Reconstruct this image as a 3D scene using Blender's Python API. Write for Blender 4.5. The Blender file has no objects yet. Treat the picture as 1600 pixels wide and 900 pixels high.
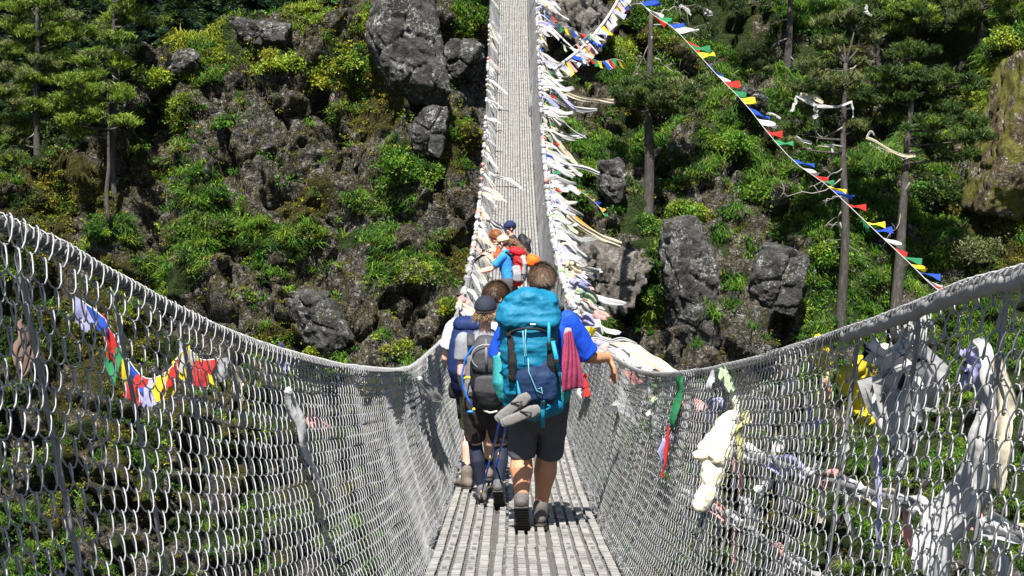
import bpy, math, random
import numpy as np
from mathutils import Vector, Matrix
rng = np.random.default_rng(7); random.seed(7)
SC = bpy.context.scene; COL = SC.collection
F = 2200.0; TH = math.atan(250/2200); CT, ST = math.cos(TH), math.sin(TH)
def P(px, py, D):
    u = (450-py)/F
    return np.array([(px-800)/F*D, D*(CT+u*ST), D*(-ST+u*CT)])
def proj(V):
    V = np.asarray(V, float)
    D = V[...,1]*CT - V[...,2]*ST; u = V[...,1]*ST + V[...,2]*CT
    return 800+F*V[...,0]/D, 450-F*u/D, D
# ---------------------------------------------------------------- mesh helpers
class MB:
    def __init__(s): s.V=[]; s.Q=[]; s.T=[]; s.C=[]; s.n=0; s.mi={}; s.QM=[]; s.TM=[]
    def add(s, V, Q=None, T=None, C=None, m=0):
        V = np.asarray(V, float).reshape(-1,3); s.V.append(V)
        if Q is not None and len(Q): s.Q.append(np.asarray(Q,int).reshape(-1,4)+s.n); s.QM.append(np.full(len(s.Q[-1]),m))
        if T is not None and len(T): s.T.append(np.asarray(T,int).reshape(-1,3)+s.n); s.TM.append(np.full(len(s.T[-1]),m))
        if C is not None:
            C = np.asarray(C,float); 
            if C.ndim==1: C = np.tile(C,(len(V),1))
            s.C.append(C)
        s.n += len(V); return s
    def mesh(s, name, mats, smooth=True, off=None, attrs=None):
        V = np.concatenate(s.V)
        if off is not None: V = V - np.asarray(off)
        me = bpy.data.meshes.new(name)
        Q = np.concatenate(s.Q) if s.Q else np.zeros((0,4),int); T = np.concatenate(s.T) if s.T else np.zeros((0,3),int)
        loops = np.concatenate([Q.ravel(), T.ravel()]).astype(np.int32)
        nq, nt = len(Q), len(T)
        starts = np.concatenate([np.arange(nq)*4, nq*4+np.arange(nt)*3]).astype(np.int32)
        me.vertices.add(len(V)); me.vertices.foreach_set('co', V.astype(np.float32).ravel())
        me.loops.add(len(loops)); me.loops.foreach_set('vertex_index', loops)
        me.polygons.add(nq+nt); me.polygons.foreach_set('loop_start', starts)
        me.polygons.foreach_set('loop_total', np.concatenate([np.full(nq,4),np.full(nt,3)]).astype(np.int32))
        mi = np.concatenate(s.QM+s.TM).astype(np.int32) if (s.QM or s.TM) else np.zeros(0,np.int32)
        for m in (mats if isinstance(mats,(list,tuple)) else [mats]): me.materials.append(m)
        me.polygons.foreach_set('material_index', mi)
        me.polygons.foreach_set('use_smooth', np.full(nq+nt, smooth))
        if s.C:
            C = np.concatenate(s.C)
            a = me.attributes.new('Col','FLOAT_COLOR','POINT')
            a.data.foreach_set('color', np.hstack([C, np.ones((len(C),1))]).astype(np.float32).ravel())
        if attrs:
            for k,v in attrs.items():
                a = me.attributes.new(k,'FLOAT','POINT'); a.data.foreach_set('value', np.asarray(v,np.float32))
        me.update(calc_edges=True); me.validate()
        return me
    def obj(s, name, mats, parent=None, smooth=True, attrs=None, local=False):
        off = None
        if parent is not None and not local: off = parent_loc(parent)
        o = bpy.data.objects.new(name, s.mesh(name, mats, smooth, off, attrs)); COL.objects.link(o)
        if parent is not None: o.parent = parent
        return o
def parent_loc(p):
    l = np.array(p.location)
    while p.parent is not None: p = p.parent; l = l+np.array(p.location)
    return l
def tag(o, label=None, cat=None, group=None, kind=None):
    if label: o['label']=label
    if cat: o['category']=cat
    if group: o['group']=group
    if kind: o['kind']=kind
    return o
def empty(name, loc, label, cat, group=None):
    o = bpy.data.objects.new(name, None); COL.objects.link(o); o.location = tuple(float(v) for v in loc)
    o.empty_display_size=.1
    return tag(o,label,cat,group)
def norm(v): v=np.asarray(v,float); return v/(np.linalg.norm(v,axis=-1,keepdims=True)+1e-12)
def tube(pts, rad, n=6, caps=True):
    pts=np.asarray(pts,float); k=len(pts); rad=np.broadcast_to(np.asarray(rad,float),(k,))
    t=np.gradient(pts,axis=0); t=norm(t)
    ref=np.array([0,0,1.]) if abs(t[0][2])<.9 else np.array([1.,0,0])
    rings=[]; a=norm(np.cross(t[0],ref))
    for i in range(k):
        a=a-t[i]*np.dot(a,t[i]); a=norm(a); b=np.cross(t[i],a)
        an=np.arange(n)*2*math.pi/n
        rings.append(pts[i]+rad[i]*(np.cos(an)[:,None]*a+np.sin(an)[:,None]*b))
    V=np.concatenate(rings); Q=[];T=[]
    for i in range(k-1):
        for j in range(n):
            Q.append((i*n+j,i*n+(j+1)%n,(i+1)*n+(j+1)%n,(i+1)*n+j))
    if caps:
        V=np.vstack([V,pts[0],pts[-1]])
        for j in range(n):
            T.append((k*n,(j+1)%n,j)); T.append((k*n+1,(k-1)*n+j,(k-1)*n+(j+1)%n))
    return V,Q,T
BQ=np.array([(0,1,3,2),(4,6,7,5),(0,4,5,1),(2,3,7,6),(0,2,6,4),(1,5,7,3)])
def boxes(c, ax, ay, az):
    """vectorised boxes: centres c (N,3), half axes vectors (N,3)"""
    N=len(c); V=np.zeros((N,8,3)); k=0
    for i in (-1,1):
        for j in (-1,1):
            for l in (-1,1):
                V[:,k]=c+i*ax+j*ay+l*az; k+=1
    Q=(BQ[None]+np.arange(N)[:,None,None]*8).reshape(-1,4)
    return V.reshape(-1,3),Q
def segs(A,B,r,n=3):
    """vectorised straight tubes A->B (N,3)"""
    N=len(A); t=norm(B-A); ref=np.where(np.abs(t[:,2:3])<.8,np.array([[0,0,1.]]),np.array([[1.,0,0]]))
    a=norm(np.cross(t,ref)); b=np.cross(t,a); r=np.broadcast_to(r,(N,))[:,None]
    V=np.zeros((N,2*n,3))
    for j in range(n):
        o=r*(math.cos(2*math.pi*j/n)*a+math.sin(2*math.pi*j/n)*b)
        V[:,j]=A+o; V[:,n+j]=B+o
    q=np.array([(j,(j+1)%n,n+(j+1)%n,n+j) for j in range(n)])
    return V.reshape(-1,3),(q[None]+np.arange(N)[:,None,None]*2*n).reshape(-1,4)
# ---------------------------------------------------------------- numpy noise
def _h(ix,iy,iz,seed):
    h=(ix.astype(np.int64)*374761393+iy.astype(np.int64)*668265263+iz.astype(np.int64)*2147483647+seed*1274126177)&0xffffffff
    h=((h^(h>>13))*1274126177)&0xffffffff; h=((h^(h>>16))*2246822519)&0xffffffff; h=h^(h>>15)
    return (h&0xffffff)/16777215.0
def vnoise(p,seed=0):
    p=np.asarray(p,float); i=np.floor(p); f=p-i; f=f*f*f*(f*(f*6-15)+10); i=i.astype(np.int64); r=0
    for a in (0,1):
        for b in (0,1):
            for c in (0,1):
                w=(f[...,0] if a else 1-f[...,0])*(f[...,1] if b else 1-f[...,1])*(f[...,2] if c else 1-f[...,2])
                r=r+w*_h(i[...,0]+a,i[...,1]+b,i[...,2]+c,seed)
    return r*2-1
def fbm(p,oct=4,seed=0,ridged=False):
    r=0;a=1;s=0;p=np.asarray(p,float)
    for k in range(oct):
        v=vnoise(p,seed+k)
        if ridged: v=1-2*np.abs(v)
        r=r+a*v; s+=a; a*=.5; p=p*2.03+17.1
    return r/s
def voro(p,seed=0):
    p=np.asarray(p,float); i=np.floor(p).astype(np.int64); best=np.full(p.shape[:-1],9.); b2=best.copy(); cr=np.zeros(p.shape[:-1])
    gx=np.zeros(p.shape)
    for a in (-1,0,1):
        for b in (-1,0,1):
            for c in (-1,0,1):
                ix,iy,iz=i[...,0]+a,i[...,1]+b,i[...,2]+c
                q=np.stack([ix+_h(ix,iy,iz,seed),iy+_h(ix,iy,iz,seed+1),iz+_h(ix,iy,iz,seed+2)],-1)
                d=np.linalg.norm(q-p,axis=-1); r=_h(ix,iy,iz,seed+3)
                m=d<best; b2=np.where(m,best,np.minimum(b2,d)); cr=np.where(m,r,cr); best=np.where(m,d,best)
                gx=np.where(m[...,None],p-q,gx)
    return best,b2,cr,gx
# ---------------------------------------------------------------- materials
def newmat(name):
    m=bpy.data.materials.new(name); m.use_nodes=True; nt=m.node_tree; nt.nodes.clear(); return m,nt
class NT:
    def __init__(s,nt): s.nt=nt
    def n(s,t,**k):
        x=s.nt.nodes.new(t)
        for a,b in k.items():
            if a.startswith('i_'):
                key=a[2:]; key=int(key) if key.isdigit() else key.replace('_',' ')
                if hasattr(b,'is_output') or isinstance(b,bpy.types.NodeSocket): s.nt.links.new(b,x.inputs[key])
                else: x.inputs[key].default_value=b
            else: setattr(x,a,b)
        return x
    def ramp(s,fac,stops,interp='LINEAR'):
        r=s.n('ShaderNodeValToRGB'); s.nt.links.new(fac,r.inputs[0]); cr=r.color_ramp; cr.interpolation=interp
        while len(cr.elements)<len(stops): cr.elements.new(.5)
        for e,(p,c) in zip(cr.elements,stops):
            e.position=p; e.color=(*c,1) if len(c)==3 else c
        return r.outputs[0]
    def mix(s,fac,a,b,bt='MIX'):
        x=s.nt.nodes.new('ShaderNodeMix'); x.data_type='RGBA'; x.blend_type=bt
        for i,v in ((0,fac),(6,a),(7,b)):
            if isinstance(v,bpy.types.NodeSocket): s.nt.links.new(v,x.inputs[i])
            else: x.inputs[i].default_value=v if i==0 else ((*v,1) if len(v)==3 else v)
        return x.outputs[2]
    def math(s,op,a,b=0.):
        x=s.nt.nodes.new('ShaderNodeMath'); x.operation=op
        for i,v in ((0,a),(1,b)):
            if isinstance(v,bpy.types.NodeSocket): s.nt.links.new(v,x.inputs[i])
            else: x.inputs[i].default_value=v
        return x.outputs[0]
    def noise(s,scale,detail=4,rough=.6,vec=None,dist=0.):
        x=s.n('ShaderNodeTexNoise'); x.inputs['Scale'].default_value=scale; x.inputs['Detail'].default_value=detail
        x.inputs['Roughness'].default_value=rough; x.inputs['Distortion'].default_value=dist
        if vec is None: vec=s.coord()
        s.nt.links.new(vec,x.inputs['Vector']); return x.outputs['Fac']
    def coord(s):
        if not hasattr(s,'_c'): s._c=s.n('ShaderNodeTexCoord').outputs['Object']
        return s._c
    def out(s,sh):
        o=s.n('ShaderNodeOutputMaterial'); s.nt.links.new(sh,o.inputs[0])
    def bump(s,h,strength=.5,dist=.02):
        b=s.n('ShaderNodeBump'); b.inputs['Strength'].default_value=strength; b.inputs['Distance'].default_value=dist
        s.nt.links.new(h,b.inputs['Height']); return b.outputs[0]
    def pbsdf(s,col,rough=.7,metal=0.,nrm=None,spec=None):
        p=s.n('ShaderNodeBsdfPrincipled')
        for k,v in (('Base Color',col),('Roughness',rough),('Metallic',metal)):
            if isinstance(v,bpy.types.NodeSocket): s.nt.links.new(v,p.inputs[k])
            else: p.inputs[k].default_value=(*v,1) if k=='Base Color' and len(v)==3 else v
        if nrm is not None: s.nt.links.new(nrm,p.inputs['Normal'])
        if spec is not None: p.inputs['Specular IOR Level'].default_value=spec
        return p.outputs[0]
_MC={}
def fabric(name,col,rough=.8,var=.25,scale=14,bump=.35,sheen=None):
    """cloth with soft folds"""
    if name in _MC: return _MC[name]
    m,nt=newmat(name); N=NT(nt)
    n1=N.noise(scale,4,.6,dist=.6); n2=N.noise(scale*9,2,.5)
    c=N.mix(N.math('MULTIPLY',n1,1.0),tuple(x*(1-var) for x in col),tuple(min(1,x*(1+var)) for x in col))
    h=N.math('ADD',n1,N.math('MULTIPLY',n2,.12))
    N.out(N.pbsdf(c,rough,0,N.bump(h,bump,.02),.25)); _MC[name]=m; return m
def plain(name,col,rough=.5,metal=0.,var=.12,scale=30,bump=.1):
    if name in _MC: return _MC[name]
    m,nt=newmat(name); N=NT(nt)
    n1=N.noise(scale,4,.6)
    c=N.mix(n1,tuple(x*(1-var) for x in col),tuple(min(1,x*(1+var)) for x in col))
    N.out(N.pbsdf(c,rough,metal,N.bump(n1,bump,.005))); _MC[name]=m; return m
def leafmat(name,tr=.3,rough=.55):
    m,nt=newmat(name); N=NT(nt)
    a=N.n('ShaderNodeAttribute',attribute_name='Col').outputs['Color']
    p=N.pbsdf(a,rough,0,None,.3)
    t=N.n('ShaderNodeBsdfTranslucent'); nt.links.new(N.mix(1.,a,(1.0,1.25,.55),'MULTIPLY'),t.inputs[0])
    x=N.n('ShaderNodeMixShader'); x.inputs[0].default_value=tr; nt.links.new(p,x.inputs[1]); nt.links.new(t.outputs[0],x.inputs[2])
    N.out(x.outputs[0]); return m
def clothmat(name,tr=.25):
    """thin cloth, colour from the mesh's own dye attribute"""
    m,nt=newmat(name); N=NT(nt)
    a=N.n('ShaderNodeAttribute',attribute_name='Col').outputs['Color']
    n1=N.noise(9,3,.6); c=N.mix(1.,a,N.ramp(n1,[(0.3,(.72,.72,.72)),(.7,(1,1,1))]),'MULTIPLY')
    p=N.pbsdf(c,.85,0,N.bump(n1,.5,.03),.2)
    t=N.n('ShaderNodeBsdfTranslucent'); nt.links.new(c,t.inputs[0])
    x=N.n('ShaderNodeMixShader'); x.inputs[0].default_value=tr; nt.links.new(p,x.inputs[1]); nt.links.new(t.outputs[0],x.inputs[2])
    N.out(x.outputs[0]); return m
# ---------------------------------------------------------------- camera, sun, sky
cam=bpy.data.cameras.new('camera'); co=bpy.data.objects.new('camera',cam); COL.objects.link(co)
cam.sensor_width=36; cam.lens=36*F/1600; cam.clip_end=3000; cam.clip_start=.05
co.rotation_euler=(math.pi/2-TH,0,0); SC.camera=co
SUN=norm(np.array([-.07,-.52,.85]))
sl=bpy.data.lights.new('sun','SUN'); sl.energy=5.0; sl.angle=math.radians(.5); sl.color=(1,.95,.87)
so=bpy.data.objects.new('sun',sl); COL.objects.link(so); so.rotation_euler=Vector(-SUN).to_track_quat('-Z','Y').to_euler()
w=bpy.data.worlds.new('World'); SC.world=w; w.use_nodes=True; wn=w.node_tree; bg=wn.nodes['Background']
sk=wn.nodes.new('ShaderNodeTexSky'); sk.sky_type='NISHITA'; sk.sun_disc=False
sk.sun_elevation=math.asin(SUN[2]); sk.sun_rotation=math.atan2(SUN[0],SUN[1])
wn.links.new(sk.outputs[0],bg.inputs[0]); bg.inputs[1].default_value=.05
SC.view_settings.view_transform='Standard'; SC.view_settings.look='None'; SC.view_settings.exposure=1.3; SC.view_settings.gamma=1
SC.render.engine='CYCLES'; SC.cycles.max_bounces=5; SC.cycles.diffuse_bounces=2; SC.cycles.glossy_bounces=2; SC.cycles.transmission_bounces=3
SC.cycles.transparent_max_bounces=6; SC.cycles.use_denoising=True; SC.cycles.caustics_reflective=False
# ---------------------------------------------------------------- terrain
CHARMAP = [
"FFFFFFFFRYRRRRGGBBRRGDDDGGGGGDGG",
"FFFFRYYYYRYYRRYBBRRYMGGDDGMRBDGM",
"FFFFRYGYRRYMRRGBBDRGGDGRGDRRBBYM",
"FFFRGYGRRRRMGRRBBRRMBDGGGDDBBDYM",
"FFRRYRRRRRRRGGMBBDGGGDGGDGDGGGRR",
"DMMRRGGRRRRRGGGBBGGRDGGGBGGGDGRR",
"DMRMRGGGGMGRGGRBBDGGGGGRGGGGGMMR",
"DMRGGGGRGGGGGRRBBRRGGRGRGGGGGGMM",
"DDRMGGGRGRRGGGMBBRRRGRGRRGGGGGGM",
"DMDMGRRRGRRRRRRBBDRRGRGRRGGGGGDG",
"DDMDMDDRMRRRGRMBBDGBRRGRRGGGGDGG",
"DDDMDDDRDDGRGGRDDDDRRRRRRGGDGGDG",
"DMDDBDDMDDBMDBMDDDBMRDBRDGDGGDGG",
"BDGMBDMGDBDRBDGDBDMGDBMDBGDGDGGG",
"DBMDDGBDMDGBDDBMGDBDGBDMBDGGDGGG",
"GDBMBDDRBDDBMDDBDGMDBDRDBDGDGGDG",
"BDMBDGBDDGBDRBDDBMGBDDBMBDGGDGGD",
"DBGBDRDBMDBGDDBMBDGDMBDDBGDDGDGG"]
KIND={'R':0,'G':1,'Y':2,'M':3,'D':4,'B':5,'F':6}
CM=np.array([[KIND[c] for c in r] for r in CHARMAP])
def kindmap(px,py,pos):
    """one-hot style weights (N,7) with wobbly borders"""
    lo=1+np.clip((py-580)/60,0,2.5)
    wx=fbm(pos*.55,3,11)*42*lo; wy=fbm(pos*.55+40,3,12)*42*lo
    x=np.clip((px+wx)/50-.5,0,30.999); y=np.clip((py+wy)/50-.5,0,16.999)
    i=np.floor(x).astype(int); j=np.floor(y).astype(int); fx=x-i; fy=y-j
    W=np.zeros(px.shape+(7,))
    for a in (0,1):
        for b in (0,1):
            k=CM[j+b,i+a]; w=(fx if a else 1-fx)*(fy if b else 1-fy)
            for q in range(7): W[...,q]+=w*(k==q)
    g=np.clip(fbm(pos*.8+3,3,13)*1.6+np.where(px<765,.40,.78),0,1)
    for q in (1,2,4):
        a_9=.55 if q==2 else .9; W[...,0]+=W[...,q]*(1-g)*a_9; W[...,q]*=1-(1-g)*a_9
    W=W**2.2; return W/W.sum(-1,keepdims=True)
def interp(x,pts): pts=np.array(pts); return np.interp(x,pts[:,0],pts[:,1])
_cp=[(-700,620),(-60,520),(0,430),(45,352),(100,268),(140,190),(185,118),(230,82),(300,72),(360,44),(400,30),(440,34),(500,16),(545,-2),(600,-50),(700,-90),(780,-140),(900,-420),(3000,-420)]
def crestZ(X):
    D=76.; px=800+F*X/D; py=interp(px,_cp); return D*(-ST+(450-py)/F*CT)
xs=np.concatenate([np.linspace(-110,-31,26)[:-1],np.arange(-31,31,.125),np.linspace(31,110,26)])
NX=len(xs); ZC=crestZ(xs)+fbm(np.stack([xs*.7,xs*0,xs*0],-1),3,5)*.6
side=1/(1+np.exp(-(xs-2.5)/1.5))       # 0 left cliff, 1 right slope
k=.5*(1-side)+.78*side
Y0=60*(1-side)+58.5*side
rows=[]
nb,nc,nf,nt_=8,30,300,26
for r in range(nb):
    t=r/(nb-1); rows.append(np.stack([xs,-90+t*(Y0-14+90),np.full(NX,-46.)+0*xs],-1))
for r in range(1,nc+1):
    t=r/nc; z=-46+t*25.; rows.append(np.stack([xs,Y0-14+t*(14+k*-1.0),z+0*xs],-1))
for r in range(1,nf+1):
    t=r/nf; z=-21+t*(ZC+21); rows.append(np.stack([xs,Y0+k*(z+20),z],-1))
yc=Y0+k*(ZC+20)
for r in range(1,nt_+1):
    t=r/nt_; rows.append(np.stack([xs,yc+60*t**1.6,ZC+np.where(xs<-2,-4*t,30*t)],-1))
G=np.stack(rows); NR=len(rows)
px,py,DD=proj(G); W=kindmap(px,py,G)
base=G.copy()
warp=np.stack([fbm(G*.35,3,21),fbm(G*.35+9,3,22),fbm(G*.35+19,3,23)],-1)
q=G+warp*1.3; tilt=np.stack([q[...,0]*.8+q[...,2]*.35,q[...,1]*.6,q[...,2]*.55-q[...,0]*.3],-1)
f1,f2,cr,gx=voro(tilt*.42,31); g1,g2,cr2,gx2=voro(tilt*1.25+5,41); h1,h2,cr3,gx3=voro(q*2.9,51)
rockd=(cr-.5)*2.3+gx[...,0]*.9*np.sign(cr-.5)+gx[...,2]*.6 + (cr2-.5)*.38+gx2[...,2]*.35+gx2[...,0]*.25+(cr3-.5)*.12 - .5*np.exp(-((f2-f1)/.07)**2)-.16*np.exp(-((g2-g1)/.08)**2)
rockd+=fbm(G*1.1,4,61,True)*.20+np.clip(fbm(tilt*.33+7,3,64),-1,.15)*1.8
vegd=fbm(G*.28,3,71)*1.3+np.abs(fbm(G*.9,3,72))*.9
low=fbm(G*.09,3,81)*2.2
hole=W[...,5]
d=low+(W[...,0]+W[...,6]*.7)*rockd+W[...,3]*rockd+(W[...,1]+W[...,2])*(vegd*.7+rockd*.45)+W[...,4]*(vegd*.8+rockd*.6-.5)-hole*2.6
# hollow under the overhang right, outcrop at far right
def gau(cx,cy,sx,sy): return np.exp(-(((px-cx)/sx)**2+((py-cy)/sy)**2))
d=d-6.5*gau(1450,135,60,45)+1.0*gau(1440,60,90,25)-3*gau(1340,205,50,22)-2.2*gau(965,490,60,25)
d=d+1.5/(1+np.exp(-(px-(1562-.25*(py-80)+14*np.sin(py/23)))/7.))*np.clip((py-40)/60,0,1)*np.clip((480-py)/120,0,1)
d=d+1.6*gau(640,70,45,70)-1.8*gau(560,175,25,40)
fr=np.zeros(NR); fr[nb:]=1; fr[:nb]=.0
top=np.arange(NR)>=nb+nc+nf
amp=fr[:,None]*np.where(top[:,None],.35,1.)
dirv=norm(np.stack([.12*(1-side)-.0,-np.ones(NX),.45+0*side],-1))
G=G+(d*amp)[...,None]*dirv[None]
G[...,2]+=np.where(np.arange(NR)[:,None]<nb,fbm(G*.05,3,91)*2,0)
V=G.reshape(-1,3)
ii=(np.arange(NR-1)[:,None]*NX+np.arange(NX-1)[None]).ravel()
Q=np.stack([ii,ii+1,ii+1+NX,ii+NX],-1)
Wf=W.reshape(-1,7)
def terrain_mat():
    m,nt=newmat('cliff rock and moss'); N=NT(nt)
    A=lambda s: N.n('ShaderNodeAttribute',attribute_name=s).outputs['Fac']
    big=N.noise(.5,5,.65,dist=1.0); med=N.noise(2.3,6,.7,dist=.8); fine=N.noise(9,6,.75); vf=N.noise(26,3,.7)
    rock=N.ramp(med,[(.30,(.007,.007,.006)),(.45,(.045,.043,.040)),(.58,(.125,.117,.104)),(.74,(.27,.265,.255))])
    rock=N.mix(N.ramp(big,[(.4,(0,0,0)),(.65,(1,1,1))]),rock,N.mix(1.,rock,(1.3,1.08,.82),'MULTIPLY'))
    rock=N.mix(1.,rock,N.ramp(fine,[(.32,(.3,.29,.28)),(.5,(.9,.9,.9)),(.66,(1.5,1.5,1.52))]),'MULTIPLY')
    lich=N.math('MULTIPLY',N.ramp(fine,[(.55,(0,0,0)),(.62,(1,1,1))]),N.ramp(N.noise(1.1,4,.7),[(.44,(0,0,0)),(.58,(1,1,1))]))
    rock=N.mix(N.math('MULTIPLY',lich,.85),rock,(.6,.59,.55))
    fl=N.ramp(N.noise(4.6,7,.78),[(.56,(0,0,0)),(.60,(1,1,1))]); rock=N.mix(N.math('MULTIPLY',fl,.7),rock,(.45,.44,.41))
    vo=N.n('ShaderNodeTexVoronoi',feature='DISTANCE_TO_EDGE'); vo.inputs['Scale'].default_value=1.5
    wv=N.n('ShaderNodeVectorMath',operation='ADD'); nz=N.n('ShaderNodeTexNoise'); nz.inputs['Scale'].default_value=1.2; nt.links.new(N.coord(),nz.inputs['Vector'])
    nt.links.new(N.coord(),wv.inputs[0]); nt.links.new(nz.outputs['Color'],wv.inputs[1]); nt.links.new(wv.outputs[0],vo.inputs['Vector'])
    crack=N.ramp(vo.outputs[0],[(0.0,(0,0,0)),(.05,(1,1,1))])
    rock=N.mix(N.math('MULTIPLY',N.math('SUBTRACT',1.,crack),.8),rock,(.012,.010,.009))
    mossn=N.noise(1.7,6,.7)
    moss=N.ramp(fine,[(.3,(.012,.011,.004)),(.5,(.05,.045,.009)),(.66,(.12,.115,.016)),(.8,(.22,.19,.02))])
    green=N.ramp(fine,[(.3,(.008,.014,.003)),(.5,(.022,.042,.007)),(.7,(.06,.095,.014))])
    mf=N.ramp(N.math('ADD',N.math('MULTIPLY',A('moss'),.75),N.math('MULTIPLY',mossn,.62)),[(.44,(0,0,0)),(.54,(1,1,1))])
    gf=N.ramp(N.math('ADD',N.math('MULTIPLY',A('veg'),.8),N.math('MULTIPLY',mossn,.5)),[(.52,(0,0,0)),(.64,(1,1,1))])
    c=N.mix(mf,rock,moss); c=N.mix(gf,c,green)
    h=N.math('ADD',N.math('MULTIPLY',med,1.0),N.math('ADD',N.math('MULTIPLY',fine,.5),N.math('MULTIPLY',vf,.18)))
    h=N.math('ADD',h,N.math('MULTIPLY',crack,.25))
    N.out(N.pbsdf(c,.88,0,N.bump(h,1.0,.5),.25)); return m
TM=terrain_mat()
mb=MB(); mb.add(V,Q)
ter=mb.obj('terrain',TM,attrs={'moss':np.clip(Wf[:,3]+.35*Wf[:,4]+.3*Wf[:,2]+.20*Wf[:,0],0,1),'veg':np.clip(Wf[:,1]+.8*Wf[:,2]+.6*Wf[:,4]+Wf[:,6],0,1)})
tag(ter,kind='structure')
# far wooded hill behind the left crest
hx=np.linspace(-150,60,90); hy=np.linspace(0,1,60)
HX,HT=np.meshgrid(hx,hy); HYY=112+HT*110; HZ=-14+HT*95+fbm(np.stack([HX*.05,HYY*.05,HX*0],-1),3,7)*5
mb=MB(); i2=(np.arange(59)[:,None]*90+np.arange(89)[None]).ravel()
mb.add(np.stack([HX,HYY,HZ],-1),np.stack([i2,i2+1,i2+91,i2+90],-1))
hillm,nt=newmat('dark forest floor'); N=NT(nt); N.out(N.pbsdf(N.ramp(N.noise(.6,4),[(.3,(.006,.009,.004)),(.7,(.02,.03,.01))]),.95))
tag(mb.obj('hillside',hillm),kind='structure')
# ---------------------------------------------------------------- vegetation scatter
tri=np.concatenate([Q[:,[0,1,2]],Q[:,[0,2,3]]])
a_,b_,c_=V[tri[:,0]],V[tri[:,1]],V[tri[:,2]]
nrm=np.cross(b_-a_,c_-a_); area=np.linalg.norm(nrm,axis=1)/2; nrm=norm(nrm)
nrm[nrm[:,1]>0.3]*=1
fl=nrm[:,2]<-.2; 
cen=(a_+b_+c_)/3; tpx,tpy,tD=proj(cen)
Wt=(Wf[tri[:,0]]+Wf[tri[:,1]]+Wf[tri[:,2]])/3
infr=(tpx>-60)&(tpx<1660)&(tpy>-50)&(tpy<930)&(tD>30)&(tD<120)
far_low=np.where(tpy>620,.5,1.)
clump=np.clip(fbm(cen*.5,3,101)*2.2+.75,0.02,1.6)
ledge=np.clip(.55+nrm[:,2]*1.1,.1,1.6)
def scatter(n,wt):
    w=area*wt*infr*far_low; w=w/w.sum()
    t=rng.choice(len(tri),n,p=w); u=rng.random((n,2)); f=u.sum(1)>1; u[f]=1-u[f]
    pos=a_[t]+(b_[t]-a_[t])*u[:,:1]+(c_[t]-a_[t])*u[:,1:]
    return pos,nrm[t],t
def rand_dirs(n):
    v=rng.normal(size=(n,3)); return norm(v)
def grass(mb,pos,nr,nb,L,wd,col,droop=.55,up=1.0):
    """tufts of long blades; arrays per tuft: L, col"""
    n=len(pos); p=np.repeat(pos,nb,0); L_=np.repeat(L,nb)*rng.uniform(.5,1.15,n*nb); N_=n*nb
    lean=np.repeat(norm(nr*.6+np.array([0,-.1,up])),nb,0)
    d=norm(lean+rand_dirs(N_)*.75); p=p+rand_dirs(N_)*np.repeat(L,nb)[:,None]*.12
    sd=norm(np.cross(d,rand_dirs(N_)))*wd*np.repeat(L,nb)[:,None]
    mid=p+d*L_[:,None]*.55; h=d*np.array([1,1,.2]); tip=mid+norm(h+np.array([0,0,-droop]))*L_[:,None]*.5
    Vv=np.stack([p-sd*.5,p+sd*.5,mid+sd*.45,mid-sd*.45,tip],1)
    b=np.arange(N_)[:,None]*5
    c=np.repeat(col,nb,0)*rng.uniform(.6,1.35,(N_,1)); c=np.repeat(c,5,0)
    mb.add(Vv.reshape(-1,3),np.hstack([b,b+1,b+2,b+3]),np.hstack([b+3,b+2,b+4]),c)
def leaves(mb,pos,R,nb,ls,col,flat=.7,up=.5):
    """bushes: leaf-shaped quads filling an uneven blob"""
    n=len(pos); N_=n*nb; dd=rand_dirs(N_); r=rng.uniform(.35,1.,N_)**.6
    lump=1+.35*np.sin(dd[:,0]*5+np.repeat(rng.random(n)*9,nb))*np.cos(dd[:,2]*6)
    p=np.repeat(pos,nb,0)+dd*np.array([1,1,flat])*(np.repeat(R,nb)*r*lump)[:,None]
    ax=norm(dd*.6+rand_dirs(N_)+np.array([0,0,up*.3])); nn=norm(np.cross(ax,rand_dirs(N_)+np.array([0,0,up])))
    s=(np.repeat(ls,nb)*rng.uniform(.6,1.4,N_))[:,None]
    Vv=np.stack([p-ax*s*.6,p+nn*s*.3,p+ax*s*.7,p-nn*s*.3],1)
    c=np.repeat(np.repeat(col,nb,0)*rng.uniform(.6,1.4,(N_,1)),4,0)
    b=np.arange(N_)[:,None]*4; mb.add(Vv.reshape(-1,3),np.hstack([b,b+1,b+2,b+3]),None,c)
LEAF=leafmat('leaves',.3)
def pick(cols,n):
    cols=np.array(cols); i=rng.integers(0,len(cols),n); return cols[i]*rng.uniform(.75,1.25,(n,1))
GREEN=[(.045,.125,.012),(.08,.175,.014),(.035,.085,.014),(.13,.205,.018)]
YEL=[(.20,.26,.02),(.16,.22,.02),(.26,.26,.02),(.10,.15,.016)]
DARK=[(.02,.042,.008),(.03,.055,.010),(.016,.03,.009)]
MOSS=[(.10,.085,.012),(.20,.18,.014),(.05,.06,.010),(.12,.15,.014)]
OLIVE=[(.10,.12,.045),(.13,.14,.06)]
mb=MB()
pos,nr,t=scatter(12500,(Wt[:,1]*1.0+Wt[:,2]*.5+Wt[:,4]*.35+.01)*clump*ledge)
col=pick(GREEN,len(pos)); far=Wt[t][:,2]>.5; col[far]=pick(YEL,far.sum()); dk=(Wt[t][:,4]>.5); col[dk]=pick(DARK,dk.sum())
o_=rng.random(len(pos))<.12; col[o_]=pick(OLIVE,o_.sum())
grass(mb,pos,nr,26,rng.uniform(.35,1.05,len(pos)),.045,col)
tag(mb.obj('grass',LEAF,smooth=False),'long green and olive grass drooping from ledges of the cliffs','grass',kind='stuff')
mb=MB()
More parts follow.
